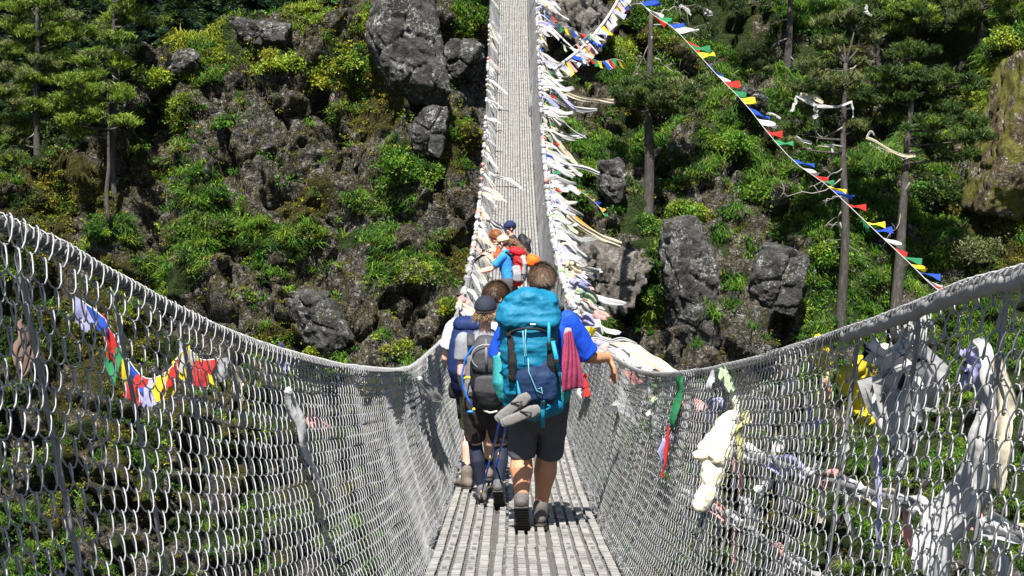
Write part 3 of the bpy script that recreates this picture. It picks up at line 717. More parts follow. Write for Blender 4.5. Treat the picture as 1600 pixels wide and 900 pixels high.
for s in (-1,1):
    v,q_,t_=tube(rail(ya,s)+np.array([0,0,-.008]),.0135,8); MB().add(v,q_,t_).obj('hand_cable',ROPE,bridge)
    yh=np.arange(1.9,24,.0045); hr=rail(yh,s); an=yh*2*math.pi/.034+fbm(np.stack([yh*3,yh*0,yh*0],-1),2,4)*2.5; rr=.0175+.004*fbm(np.stack([yh*2,yh*0,yh*0],-1),2,8)
    hp=hr+np.stack([np.cos(an)*rr,0*yh,np.sin(an)*rr-.008],-1); v,q=segs(hp[:-1],hp[1:],.0022,3); tag(MB().add(v,q).obj('binding_wire',WIRE,bridge),kind='stuff')
    e=edge(ya,s); v,q_,t_=tube(e+np.array([s*.03,0,-.05]),.02,8); MB().add(v,q_,t_).obj('deck_cable',STEEL,bridge)
    # frayed, bunched wire tied to the bottom edge of the deck
    yf=rng.uniform(6.5,40,900); c=edge(yf,s)+np.stack([s*rng.uniform(-.01,.05,900),0*yf,rng.uniform(0,.06,900)],-1)
    dv=rand_dirs(900)*rng.uniform(.02,.05,(900,1)); v,q_=segs(c-dv,c+dv,.003,3); tag(MB().add(v,q_).obj('tie_wire',WIRE,bridge),kind='stuff')
yrods=np.concatenate([np.arange(2.5,7,.56),np.arange(7,64,1.2)])
k=0
for s in (-1,1):
    mfar=MB()
    for i,y in enumerate(yrods):
        a=rail(y,s); b=edge(y,s)+np.array([s*.02,0,-.06]); a=a+np.array([s*.012,0,0]); b=b+np.array([s*.012,0,0]); m_=(a+b)/2+np.array([s*.045,0,0])
        v,q_,t_=tube([a+np.array([-s*.012,0,.004]),a+np.array([0,0,-.05]),m_,b],.0055,6)
        if i<48: MB().add(v,q_,t_).obj('suspender_rod',STEEL,bridge)
        else: mfar.add(v,q_,t_)
    if mfar.n: tag(mfar.obj('suspender_rod',STEEL,bridge),kind='stuff')
# ---------------------------------------------------------------- figures
def ring_tube(pts,ra,rb,side,n=14,dome=(True,True)):
    """closed tube with elliptical section; side = sideways axis"""
    pts=np.asarray(pts,float); k=len(pts); ra=np.broadcast_to(np.asarray(ra,float),(k,)).copy(); rb=np.broadcast_to(np.asarray(rb,float),(k,)).copy()
    if dome[0]:
        t=norm(pts[0]-pts[1]); r=min(ra[0],rb[0]); pts=np.vstack([pts[0]+t*r*.95,pts[0]+t*r*.6,pts]); ra=np.r_[ra[0]*.25,ra[0]*.78,ra]; rb=np.r_[rb[0]*.25,rb[0]*.78,rb]
    if dome[1]:
        t=norm(pts[-1]-pts[-2]); r=min(ra[-1],rb[-1]); pts=np.vstack([pts,pts[-1]+t*r*.6,pts[-1]+t*r*.95]); ra=np.r_[ra,ra[-1]*.78,ra[-1]*.25]; rb=np.r_[rb,rb[-1]*.78,rb[-1]*.25]
    k=len(pts); t=norm(np.gradient(pts,axis=0)); V=[];s=np.asarray(side,float)
    an=np.arange(n)*2*math.pi/n
    for i in range(k):
        a=s-t[i]*np.dot(s,t[i]); a=norm(a); b=np.cross(t[i],a)
        V.append(pts[i]+ra[i]*np.cos(an)[:,None]*a+rb[i]*np.sin(an)[:,None]*b)
    V=np.concatenate(V+[pts[:1],pts[-1:]]); Q=[(i*n+j,i*n+(j+1)%n,(i+1)*n+(j+1)%n,(i+1)*n+j) for i in range(k-1) for j in range(n)]
    T=[(k*n,(j+1)%n,j) for j in range(n)]+[(k*n+1,(k-1)*n+j,(k-1)*n+(j+1)%n) for j in range(n)]
    return V,Q,T
def limb(*pr,side=(1,0,0),flat=1.,dome=(True,True)):
    """pr: (point, radius) pairs"""
    p=np.array([q[0] for q in pr],float); r=np.array([q[1] for q in pr],float)
    return ring_tube(p,r,r*flat,side,12,dome)
_ico=bmesh_ico(3)
def ell(c,r,rot=None):
    v=_ico[0]*np.asarray(r,float)
    if rot is not None: v=v@np.array(rot).T
    return v+np.asarray(c,float),[],_ico[1]
def rz(a): a=math.radians(a); return np.array([[math.cos(a),-math.sin(a),0],[math.sin(a),math.cos(a),0],[0,0,1]])
def rx(a): a=math.radians(a); return np.array([[1,0,0],[0,math.cos(a),-math.sin(a)],[0,math.sin(a),math.cos(a)]])
def ry(a): a=math.radians(a); return np.array([[math.cos(a),0,math.sin(a)],[0,1,0],[-math.sin(a),0,math.cos(a)]])
def rbox(c,h,rot=None,e=.45):
    """soft-edged box (superellipsoid)"""
    v=bmesh_ico(4)[0] if False else _ico4[0]; s=np.sign(v)*np.abs(v)**e; s=s/np.max(np.abs(s),axis=1,keepdims=True)*(.72+.28*np.linalg.norm(v,axis=1,keepdims=True)); s=np.sign(v)*np.abs(v)**e
    v=s*np.asarray(h,float)
    if rot is not None: v=v@np.array(rot).T
    return v+np.asarray(c,float),[],_ico4[1]
_ico4=bmesh_ico(4)
def wrinkle(V,amp,scale,seed=0,stretch=(1,1,.5)):
    c=V.mean(0); n=norm(V-c); return V+n*(fbm(V*scale*np.array(stretch),3,seed)*amp+fbm(V*scale*2.3,2,seed+5,True)*amp*.4)[:,None]
def blob(name,prims,vox,mat,parent,smooth=3,wr=None,label=None):
    mb=MB()
    for p in prims: mb.add(*p)
    me=mb.mesh('tmp',mat); o=bpy.data.objects.new('tmp',me); COL.objects.link(o)
    r=o.modifiers.new('r','REMESH'); r.mode='VOXEL'; r.voxel_size=vox; r.use_smooth_shade=True
    if smooth: s=o.modifiers.new('s','SMOOTH'); s.iterations=smooth; s.factor=.5
    dg=bpy.context.evaluated_depsgraph_get(); dg.update(); me2=bpy.data.meshes.new_from_object(o.evaluated_get(dg)); bpy.data.objects.remove(o); bpy.data.meshes.remove(me)
    if wr:
        n=len(me2.vertices); co_=np.empty(n*3,np.float32); me2.vertices.foreach_get('co',co_); no=np.empty(n*3,np.float32); me2.vertices.foreach_get('normal',no)
        co_=co_.reshape(-1,3).astype(float); no=no.reshape(-1,3); amp,sc,st,sd=wr
        co_=co_+no*(fbm(co_*sc*np.array(st),3,sd,True)*amp+fbm(co_*sc*.5,2,sd+3)*amp)[:,None]; me2.vertices.foreach_set('co',co_.astype(np.float32).ravel()); me2.update()
    me2.materials.clear(); me2.materials.append(mat); me2.name=name
    me2.polygons.foreach_set('use_smooth',[True]*len(me2.polygons))
    o=bpy.data.objects.new(name,me2); COL.objects.link(o); o.parent=parent
    if label: o['label']=label
    return o
def skinmat(name,c):
    m,nt=newmat(name); N=NT(nt); n1=N.noise(12,4,.6); n2=N.noise(90,2)
    p=N.pbsdf(N.mix(n1,tuple(x*.85 for x in c),tuple(x*1.15 for x in c)),.5,0,N.bump(n2,.1,.002),.4); p.node.inputs['Subsurface Weight'].default_value=.08; p.node.inputs['Subsurface Radius'].default_value=(.02,.008,.004)
    N.out(p); return m
def hand(w,d,up,s=1.,curl=.5,thumb=1):
    """palm and five bent fingers; w wrist, d direction of the hand, up = back of the hand normal"""
    w=np.array(w,float); d=norm(d); up=norm(np.asarray(up,float)-d*np.dot(up,d)); sd=np.cross(d,up)*thumb; out=[]
    out.append(ring_tube([w-d*.02*s,w+d*.03*s,w+d*.085*s],[.026*s,.036*s,.040*s],[.020*s,.017*s,.014*s],sd,12))
    for i,(o_,L) in enumerate(((.030,.072),(.010,.082),(-.011,.076),(-.031,.060))):
        a=w+d*.082*s+sd*o_*s; c1=curl*(.7+.15*i); 
        d1=norm(d*math.cos(c1)-up*math.sin(c1)); d2=norm(d*math.cos(c1*2.1)-up*math.sin(c1*2.1)); d3=norm(d*math.cos(c1*2.8)-up*math.sin(c1*2.8))
        b=a+d1*L*.45*s; c=b+d2*L*.32*s; e=c+d3*L*.23*s
        out.append(limb((a-d*.02*s,.0088*s),(b,.0082*s),(c,.0074*s),(e,.0062*s),side=sd))
    a=w+d*.025*s+sd*.030*s; b=a+(d*.55+sd*.7-up*.15)*.045*s; c=b+(d*.85+sd*.25-up*.35)*.035*s
    out.append(limb((a-sd*.012*s,.013*s),(b,.0105*s),(c,.0085*s),side=up)); return out
def headprims(c,R,s=1.):
    """R: 3x3 rotation of the head; face looks along +y of that frame"""
    def T(v): return np.asarray(c)+R@(np.array(v)*s)
    L=[ell(T((0,-.012,.028)),np.array([.076,.096,.088])*s,R),ell(T((0,.030,-.045)),np.array([.056,.062,.065])*s,R),ell(T((0,.060,-.085)),np.array([.030,.026,.026])*s,R)]
    L.append(limb((T((0,.085,.012)),.009*s),(T((0,.102,-.015)),.013*s),(T((0,.104,-.028)),.015*s),side=R[:,0]))
    for k_ in (-1,1):
        L.append(ell(T((k_*.078,-.006,-.008)),np.array([.010,.020,.033])*s,R))
        L.append(ell(T((k_*.030,.078,.022)),np.array([.022,.012,.009])*s,R))
        L.append(ell(T((k_*.042,.060,-.03)),np.array([.020,.022,.022])*s,R))
    L.append(ell(T((0,.088,-.056)),np.array([.022,.010,.007])*s,R)); return L
def faceparts(c,R,s,root,lipc=(.35,.13,.10)):
    def T(v): return np.asarray(c)+R@(np.array(v)*s)
    W_=plain('eye white',(.7,.68,.65),.3); K=plain('dark iris',(.03,.02,.015),.25)
    for k_ in (-1,1):
        mb=MB(); v=ell(T((k_*.030,.076,.006)),np.array([.013,.011,.0085])*s,R); mb.add(v[0],None,v[2]); v=ell(T((k_*.030,.0855,.006)),np.array([.005,.004,.006])*s,R); mb.add(v[0],None,v[2],m=1)
        mb.obj('eye',[W_,K],root,local=True)
    mb=MB(); v=ell(T((0,.096,-.057)),np.array([.020,.006,.0045])*s,R); mb.add(v[0],None,v[2]); mb.obj('mouth',plain('lips'+str(lipc[0]),lipc,.45),root,local=True)
def hairtuft(name,c,R,s,cols,root,n=2600,L=.035,zmin=-.03,front=.35,mat=None,extra=None,lobe=1.):
    """short cropped hair: a scalp cap plus fine strands"""
    mb=MB(); v=bmesh_ico(4)[0]; keep=(v[:,2]>-.38+.62*np.clip(v[:,1]+front,0,2)); 
    vv=v*np.array([.084,.106,.094])*s*lobe; nrm2=norm(v)
    vv=vv+nrm2*(fbm(v*3,3,4)*.005*s+fbm(v*14,2,5)*.002*s)[:,None]; vv=vv+np.array([0,-.014,.028])*s
    vv=np.where(keep[:,None],vv,vv*.90); vw=np.asarray(c)+vv@R.T
    mb.add(vw,None,_ico4[1],pick(cols,len(vw)).mean(0)*.75)
    idx=rng.choice(np.where(keep)[0],n); p=vw[idx]+rng.normal(size=(n,3))*.004; nn=(nrm2[idx])@R.T
    flow=np.stack([nrm2[idx][:,0]*.5+.25,-.35+0*nn[:,0],-.7+0*nn[:,0]],-1)@R.T; flow=norm(flow-nn*(flow*nn).sum(1,keepdims=True)+nn*.26+rng.normal(size=(n,3))*.20)
    e=p+flow*(L*rng.uniform(.5,1.1,(n,1))*s); sd=norm(np.cross(flow,nn))*.0016*s
    V_=np.stack([p-sd,p+sd,e],1).reshape(-1,3); mb.add(V_,None,np.arange(3*n).reshape(-1,3),np.repeat(pick(cols,n),3,0))
    return mb.obj(name,mat or HAIR,root,local=True)
HAIR,nt=newmat('hair'); N=NT(nt); a_0=N.n('ShaderNodeAttribute',attribute_name='Col').outputs['Color']; N.out(N.pbsdf(a_0,.45,0,None,.35))
RUB=plain('dark rubber sole',(.022,.018,.015),.75,0,.5,60,.6)
def shoe(name,ank,d,up,s,mat,root,sole=RUB,boot=False):
    """ank: ankle joint, d: toe direction, up: foot's upward normal"""
    d=norm(d); up=norm(np.asarray(up,float)-d*np.dot(up,d)); sd=np.cross(d,up); ank=np.array(ank,float)
    R=np.stack([sd,d,up],1); b=ank-up*.085*s
    def T(x,y,z): return b+R@(np.array([x,y,z])*s)
    pr=[ring_tube([T(0,-.06,.045),T(0,0,.05),T(0,.07,.045),T(0,.135,.032),T(0,.175,.024)],np.array([.036,.041,.046,.048,.034])*s,np.array([.038,.046,.036,.026,.018])*s,sd,14),
        limb((T(0,-.015,.05),.042*s),(T(0,-.018,.11 if not boot else .14),.045*s),side=sd)]
    up_=blob(name,pr,.008*s,mat,root,2)
    pr=[ring_tube([T(0,-.085,.008),T(0,-.05,.008),T(0,.03,.008),T(0,.12,.008),T(0,.185,.014)],np.array([.030,.040,.037,.051,.032])*s,np.array([.015,.016,.015,.016,.013])*s,sd,14)]
    so_=blob('sole',pr,.007*s,sole,up_,1)
    mb=MB()
    for k_ in range(11):
        y=-.075+k_*.024; wv=.033 if 3<k_<6 else .040
        v,q=boxes(T(0,y,-.008)[None],(sd*wv*s)[None],(d*.007*s)[None],(up*.006*s)[None]); mb.add(v,q)
    mb.obj('tread',RUB,up_,smooth=False,local=True)
    return up_
CLOTHS={}
def deckpt(px_,py_):
    ys=np.linspace(7.5,70,4000); q=np.stack([0*ys+BX,ys,deckz(ys)],-1); a,b,_=proj(q); i=np.argmin(np.abs(b-py_)); y=ys[i]; D=proj(q[i:i+1])[2][0]; return np.array([(px_-800)*D/F,y,float(deckz(y))]),D
# ================= man with the teal rucksack
SKIN=skinmat('tanned skin',(.44,.205,.115)); SKINL=skinmat('fair skin',(.62,.36,.27)); SKIND=skinmat('warm skin',(.42,.20,.13))
loc,DA=deckpt(843,824); root=empty('person',loc,'man in blue t-shirt and dark shorts under the big teal rucksack, hand on the rail','person')
A_=root; s=1.
hc=np.array([.015,.03,1.69]); HR=rz(-8)@rx(-8)
# joints
Ls,Rs=np.array([-.20,-.02,1.44]),np.array([.18,0,1.44]); Re,Rw=np.array([.335,.10,1.165]),np.array([.485,.25,1.145])
Le,Lw=np.array([-.285,.02,1.16]),np.array([-.27,.20,.95])
Lh,Rh=np.array([-.10,0,.93]),np.array([.10,0,.93]); Lk,Rk=np.array([-.125,.02,.51]),np.array([.055,.10,.50]); La,Ra=np.array([-.125,-.16,.215]),np.array([.01,.10,.105])
def bodyprims(Ls,Rs,Le,Re,Lw,Rw,Lh,Rh,Lk,Rk,La,Ra,hc,HR,b=1.,lb=1.,girl=False,hs=1.,lf=None,rf=None):
    m=(Ls+Rs)/2; h=(Lh+Rh)/2; ax=norm(Rs-Ls); sw=np.linalg.norm(Rs-Ls)/2
    L=headprims(hc,HR,hs)
    nb=m+np.array([0,0,.03]); L.append(limb((nb-np.array([0,0,.06]),.062*b),(nb+np.array([0,.0,.02]),.056*b),(hc-np.array([0,.01,.06]),.052*b)))
    L.append(ring_tube([m+np.array([0,0,.01]),m*.8+h*.2,m*.5+h*.5,m*.2+h*.8,h,h-np.array([0,0,.07])],np.array([sw*.80,sw*.86,.145*b,.14*b,.158*b,.13*b]),np.array([.075,.112,.10,.095,.115,.10])*b,ax,16))
    for S_,E_,W_ in ((Ls,Le,Lw),(Rs,Re,Rw)):
        L.append(limb((S_,.055*b),(S_*.55+E_*.45,.046*b),(E_,.038*b),(E_*.6+W_*.4,.040*b),(W_,.026*b),side=(0,1,0)))
    for H_,K_,A__ in ((Lh,Lk,La),(Rh,Rk,Ra)):
        bk=np.array([0,-.022,0]); L.append(limb((H_,.092*b*lb**.5),(H_*.5+K_*.5,.076*b*lb),(K_,.056*b*lb),(K_*.68+A__*.32+bk,.064*b*lb),(K_*.4+A__*.6+bk*.5,.047*b*lb),(A__,.036*b*lb**.5)))
    return L
pr=bodyprims(Ls,Rs,Le,Re,Lw,Rw,Lh,Rh,Lk,Rk,La,Ra,hc,HR,1.12,lb=1.14)
pr+=hand(Rw,(.40,.12,-.9),(1,.2,.45),1.22,.38,1)+hand(Lw,(0,.3,-1),(-1,0,0),1.,.9,-1)
pr+=[limb((La,.04),(La+np.array([0,.04,-.12]),.036)),limb((Ra,.04),(Ra+np.array([0,.1,-.05]),.036))]
blob('body',pr,.0062,SKIN,root,2); faceparts(hc,HR,1.,root)
hairtuft('hair',hc,HR,1.02,[(.11,.07,.045),(.18,.115,.075),(.05,.032,.02)],root,9000,.030,lobe=1.05)
BLUE=fabric('royal blue jersey',(.008,.06,.50),.7,.2,7,.35)
m_=(Ls+Rs)/2
pr=[ring_tube([m_+np.array([0,0,.05]),m_+np.array([0,0,-.06]),np.array([0,0,1.2]),np.array([0,0,1.02]),np.array([0,0,.87])],[.13,.215,.185,.185,.19],[.075,.135,.13,.135,.14],(1,0,0),18,(True,False))]
for S_,E_ in ((Ls,Le),(Rs,Re)): pr.append(limb((S_+np.array([0,0,.0]),.082),(S_*.5+E_*.5,.085),(S_*.08+E_*.92,.080),side=(0,1,0),dome=(True,False)))
blob('shirt',pr,.011,BLUE,root,2,(.013,7,(1,1,.6),3))
pr=[ring_tube([np.array([0,0,1.0]),np.array([0,0,.90]),np.array([-.005,0,.80])],[.172,.188,.185],[.13,.145,.14],(1,0,0),18,(False,True))]
for H_,K_,o in ((Lh,Lk,-.0),(Rh,Rk,.012)): pr.append(ring_tube([H_,H_*.5+K_*.5+np.array([o,0,0]),K_+np.array([o,0,-.01])],[.105,.104,.088],[.125,.112,.098],(1,0,0),16,(True,False)))
SH=fabric('charcoal cotton',(.062,.062,.072),.85,.45,9,.6); blob('shorts',pr,.010,SH,root,2,(.010,9,(1,1,.7),7))
GS=plain('grey trail shoe',(.09,.08,.078),.8,0,.4,40,.5); PUR=fabric('mauve grey sock',(.20,.18,.26),.9,.15)
for a_p,k_p in ((La,Lk),(Ra,Rk)):
    d=norm(k_p-a_p); blob('sock',[limb((a_p-d*.03,.043),(a_p+d*.05,.046),side=(1,0,0),dome=(False,False))],.006,PUR,root,1)
shoe('shoe',La,(.04,.60,-.80),(0,.80,.60),1.22,GS,root); shoe('shoe',Ra,(.06,1,.0),(0,0,1),1.22,GS,root)
# ---- his rucksack
TEAL=fabric('teal pack cloth',(.004,.13,.235),.6,.35,8,.55); NAVY=fabric('navy pack cloth',(.008,.025,.075),.7,.4,10,.6); BLK=fabric('black webbing',(.012,.012,.014),.7,.3,20,.3); TEALM=fabric('turquoise mesh pocket',(.03,.26,.27),.75,.25,30,.5)
TEALS=fabric('teal strap',(.006,.22,.34),.6,.2,30,.2)
pk=empty('rucksack',loc+np.array([-.08,-.2,.86]),'big teal trekking rucksack with rounded lid and navy lower pouch on the tall hiker','rucksack')
def A(x,z,y): return np.array([x+.08,y+.2,z-.86])   # person-frame -> pack frame
pr=[ring_tube([A(-.06,.90,-.20),A(-.065,1.05,-.25),A(-.075,1.25,-.27),A(-.08,1.46,-.25)],[.185,.190,.190,.185],[.11,.135,.135,.12],(1,0,0),22)]
body_=blob('pack_body',pr,.011,TEAL,pk,2,(.016,8,(.45,1,2.2),11))
pr=[rbox(A(-.065,1.575,-.235),(.175,.150,.112),ry(4)@rx(-8),.8),rbox(A(-.08,1.50,-.28),(.205,.120,.10),ry(3)@rx(-12),.72)]
lid=blob('lid',pr,.010,TEAL,pk,3,(.020,9,(.9,1,1.5),21))
# zip line and small pale mark on the lid
mb=MB(); t=np.linspace(-1,1,15); v,q,t_=tube(np.stack([-.08+.135*t+.08,-.425+.07*t*t+.2-.0,1.445-.045*np.abs(t)**2.2-.86],-1),.011,6); mb.add(v,q,t_); mb.obj('lid_buckle_band',BLK,pk,local=True)
v,q=boxes(np.array([A(-.055,1.475,-.437)]),np.array([[.018,0,0]]),np.array([[0,.002,0]]),np.array([[0,0,.004]])); MB().add(v,q).obj('maker_mark',plain('pale print',(.7,.75,.75)),pk,smooth=False,local=True)
pr=[ring_tube([A(-.04,1.24,-.335),A(-.03,1.12,-.375),A(-.035,.99,-.365),A(-.05,.93,-.33)],[.125,.140,.135,.10],[.04,.05,.05,.03],(1,0,0),16)]
blob('front_pouch',pr,.009,NAVY,pk,2,(.010,12,(1,1,.8),31))
pr=[ring_tube([A(-.06,.94,-.25),A(.0,.90,-.27),A(.05,.88,-.25)],[.12,.13,.12],[.11,.12,.10],(0,0,1),16)]
blob('lower_compartment',[ring_tube([A(-.16,.90,-.22),A(-.04,.885,-.26),A(.09,.905,-.20)],[.06,.085,.07],[.09,.13,.10],(0,0,1),16)],.010,TEAL,pk,2,(.006,9,(1,1,1),33))
blob('side_pocket',[ring_tube([A(-.262,1.22,-.16),A(-.262,1.05,-.20),A(-.245,.965,-.19)],[.055,.062,.048],[.08,.09,.07],(1,0,0),14,(False,True))],.009,TEALM,pk,2,(.005,9,(1,1,.5),35))
blob('side_pocket',[ring_tube([A(.148,1.10,-.14),A(.155,.98,-.18),A(.14,.94,-.17)],[.05,.055,.045],[.07,.08,.06],(1,0,0),14,(False,True))],.009,TEALM,pk,2,(.005,9,(1,1,.5),36))
blob('hip_belt',[ring_tube([A(-.17,.95,-.02),A(-.12,.93,-.12),A(0,.93,-.15),A(.13,.94,-.12),A(.18,.95,-.02)],[.045]*5,[.025]*5,(0,0,1),12)],.009,TEAL,pk,2)
def strap(pts,w,th,mat,name='strap',par=None,side=(1,0,0)):
    v,q,t_=ring_tube([A(*p) for p in pts],w,th,side,8,(False,False)); MB().add(v,q,t_).obj(name,mat,par or pk,local=True)
strap([(-.215,1.47,-.33),(-.21,1.38,-.37),(-.20,1.25,-.395),(-.20,1.08,-.36)],[.012]*4,[.004]*4,BLK); 
blob('side_panel',[ring_tube([A(-.19,1.38,-.36),A(-.185,1.22,-.385),A(-.185,1.10,-.37)],[.032,.036,.025],[.02]*3,(1,0,0),12)],.008,BLK,pk,2)
blob('side_panel',[ring_tube([A(.062,1.36,-.37),A(.07,1.2,-.385),A(.075,1.10,-.36)],[.028,.034,.025],[.02]*3,(1,0,0),12)],.008,BLK,pk,2)
strap([(.05,1.48,-.40),(.05,1.38,-.405),(.055,1.30,-.41)],[.010]*3,[.004]*3,TEALS); strap([(.075,1.36,-.405),(.10,1.24,-.43),(.115,1.17,-.415)],[.014]*3,[.004]*3,TEALS)
strap([(-.28,1.32,-.1),(-.24,1.38,-.22),(-.20,1.44,-.33)],[.014]*3,[.005]*3,TEALS); strap([(-.20,1.20,-.37),(-.245,1.15,-.30),(-.30,1.08,-.2)],[.012]*3,[.004]*3,TEALS)
strap([(.01,.99,-.40),(.012,.90,-.405),(.014,.78,-.37)],[.014]*3,[.004]*3,TEALS); strap([(-.15,1.10,-.40),(-.14,.98,-.41),(-.13,.90,-.40)],[.010]*3,[.004]*3,TEALS)
t=np.linspace(0,1,14); strap([(.04+.02*math.sin(9*x),.94-.09*x,-.41+.03*x) for x in t[:8]],[.006]*8,[.003]*8,TEALS)
cord=plain('pale cyan cord',(.14,.40,.48),.6)
for path in ([(-.10,1.44,-.43),(-.105,1.36,-.43),(-.095,1.27,-.44),(-.11,1.265,-.44),(-.115,1.36,-.43),(-.12,1.43,-.43)],[(-.085,1.25,-.43),(-.08,1.16,-.44),(-.03,1.04,-.445),(.01,1.02,-.44),(.0,1.06,-.44),(-.02,1.05,-.44)]):
    v,q,t_=tube([A(*p) for p in path],.0035,5); MB().add(v,q,t_).obj('cord',cord,pk,local=True)
strap([(-.17,1.46,.02),(-.15,1.52,.0),(-.14,1.50,-.12)],[.025]*3,[.008]*3,BLK,'shoulder_strap'); strap([(.15,1.46,.02),(.14,1.53,.0),(.09,1.50,-.12)],[.025]*3,[.008]*3,BLK,'shoulder_strap')
strap([(.17,1.44,-.02),(.185,1.38,-.08),(.18,1.30,-.13)],[.03]*3,[.008]*3,fabric('grey padding',(.2,.2,.21)),'shoulder_strap')
for z,x0,x1,y in ((1.385,-.20,.075,-.385),(1.27,-.17,.05,-.402),(1.205,-.16,.07,-.40)):
    t=np.linspace(0,1,9); v,q,t_=tube(np.stack([x0+(x1-x0)*t+.08,y+.2+.03*(2*t-1)**2+.012,z-.86-.012*np.sin(t*3.1)],-1),.0035,5); MB().add(v,q,t_).obj('seam',BLK,pk,local=True)
for x,z,y in ((-.212,1.40,-.385),(.05,1.34,-.425),(.10,1.235,-.445),(.012,.955,-.425),(-.14,1.00,-.425),(-.20,1.12,-.385)):
    v,i_,t_=rbox(A(x,z,y),(.016,.006,.012),None,.4); MB().add(v,None,t_).obj('buckle',BLK,pk,local=True)
# flip-flops, towel, bottle, poles
fl=empty('flip_flops',loc+np.array([-.165,-.43,.90]),'pair of grey flip-flops tied under the teal rucksack','flip-flops')
FG=plain('grey foam sole',(.15,.145,.14),.8,0,.3,50,.4); FD=plain('black foam footbed',(.035,.035,.036),.8)
for (x,z,ang,dx) in ((-.02,.03,38,.12),(.03,-.02,22,.13)):
    R=ry(-ang); y0_=-.03-.025*(x>0)
    def T_(u,v,w_): return np.array([x,y0_,z])+R@np.array([u,v,w_])
    L=[ring_tube([T_(-.13,0,0),T_(-.08,0,0),T_(0,0,0),T_(.08,0,0),T_(.13,0,0)],[.030,.038,.036,.046,.032],[.010]*5,(0,0,1)@R.T,14)]
    sandal=blob('sandal',L,.006,FG,fl,1); 
    blob('footbed',[ring_tube([T_(-.12,-.011,0),T_(-.08,-.011,0),T_(0,-.011,0),T_(.08,-.011,0),T_(.12,-.011,0)],[.022,.032,.030,.040,.026],[.004]*5,(0,0,1)@R.T,14)],.005,FG,sandal,1)
    mb=MB(); v,q,t_=tube([T_(.01,-.012,.034),T_(.06,-.035,.01),T_(.075,-.014,0),T_(.06,-.035,-.01),T_(.01,-.012,-.034)],.006,6); mb.add(v,q,t_); mb.obj('strap',FD,sandal,local=True)
tw=empty('towel',loc+np.array([.15,-.16,1.1]),'crumpled maroon towel hanging from the right side of the teal rucksack','towel')
mb=MB(); u=np.linspace(0,1,36); vv=np.linspace(0,1,30); U,Vv=np.meshgrid(u,vv)
wd=.05+.10*np.clip(Vv*1.3,0,1)**.9; X_=.03+.035*Vv+(U-.5)*wd; Z_=.30-.37*Vv-.02*np.abs(U-.5); Y_=-.10-.07*np.sin(Vv*2.2)+.024*np.sin(U*9+Vv*3+2*np.sin(U*4+Vv*2))*np.clip(Vv*2,.3,1)+.10*(U-.35)+.006*np.sin(U*27+Vv*9)
i2=(np.arange(29)[:,None]*36+np.arange(35)[None]).ravel(); mb.add(np.stack([X_,Y_,Z_],-1),np.stack([i2,i2+1,i2+37,i2+36],-1))
o=mb.obj('towel_cloth',fabric('maroon towelling',(.21,.028,.07),.95,.35,16,.5),tw,local=True); o.modifiers.new('t','SOLIDIFY').thickness=.007
bt=empty('water_bottle',loc+np.array([-.262,-.2,1.12]),'pale blue water bottle in the side pocket of the teal rucksack','bottle')
pr=ring_tube([(0,0,-.05),(0,0,.10),(0,0,.13)],[.032,.032,.018],[.032,.032,.018],(1,0,0),16); MB().add(*pr).obj('bottle_body',plain('pale blue bottle',(.30,.62,.72),.25),bt,local=True)
pr=ring_tube([(0,0,.14),(0,0,.17)],[.018,.018],[.018,.018],(1,0,0),12,(False,False)); MB().add(*pr).obj('bottle_cap',plain('violet cap',(.18,.10,.40),.4),bt,local=True)
PB=plain('anodised blue pole',(.02,.07,.52),.3,.3); PG=plain('pale cork collar',(.62,.48,.28),.7); PD=plain('dark pole tip',(.05,.045,.04),.6)
for i,(x0,y0p,x1,y1,lab) in enumerate(((786,640,748,790,'blue trekking pole, the left one of the pair below the teal rucksack'),(797,640,764,778,'blue trekking pole, the right one of the pair below the teal rucksack'))):
    a=P(x0,y0p,DA+.06); tip,_=deckpt(x1,y1-3); r=empty('trekking_pole',tip,lab,'trekking pole'); a=a-tip; a=a; top=a*1.02; 
    f=lambda t:a*t
    for nm,t0,t1,r0,mt in (('upper_shaft',.52,1.,.0085,PB),('lower_shaft',.14,.50,.0068,PB),('tip',0.,.13,.0055,PD),('collar',.49,.54,.0105,PG),('ferrule',.12,.15,.010,PG),('grip',1.0,1.13,.015,PD),('basket',.075,.085,.022,PD)):
        v,q,t_=tube([f(t0),f(t1)],r0,10); MB().add(v,q,t_).obj(nm,mt,r,local=True)
# ================= woman with the dark daypack
loc,DB=deckpt(757,787); root=empty('person',loc,'woman in a dark cap and grey t-shirt with dark daypack, between the two men','person')
hc=np.array([.012,.0,1.50]); HR=rz(-6)@rx(4)
Ls,Rs=np.array([-.155,0,1.285]),np.array([.165,0,1.275]); Le,Lw=np.array([-.175,-.02,1.03]),np.array([-.16,.12,.88]); Re,Rw=np.array([.20,.0,1.02]),np.array([.19,.16,.87])
Lh,Rh=np.array([-.075,0,.80]),np.array([.085,0,.80]); Lk,Rk=np.array([-.07,.07,.44]),np.array([.13,.0,.44]); La,Ra=np.array([-.02,.03,.09]),np.array([.11,-.16,.17])
pr=bodyprims(Ls,Rs,Le,Re,Lw,Rw,Lh,Rh,Lk,Rk,La,Ra,hc,HR,.88,hs=.94)+hand(Lw,(.1,.2,-1),(-1,0,0),.88,.5,-1)+hand(Rw,(0,.2,-1),(1,0,0),.88,.5,1)+[limb((La,.034),(La+np.array([0,.1,-.045]),.03)),limb((Ra,.034),(Ra+np.array([0,.04,-.1]),.03))]
blob('body',pr,.0075,SKINL,root,2); faceparts(hc,HR,.94,root)
mb=MB(); n=1500; th=rng.uniform(-2.7,-.44,n); rr=rng.uniform(.066,.090,n); z0=rng.uniform(-.035,.01,n)
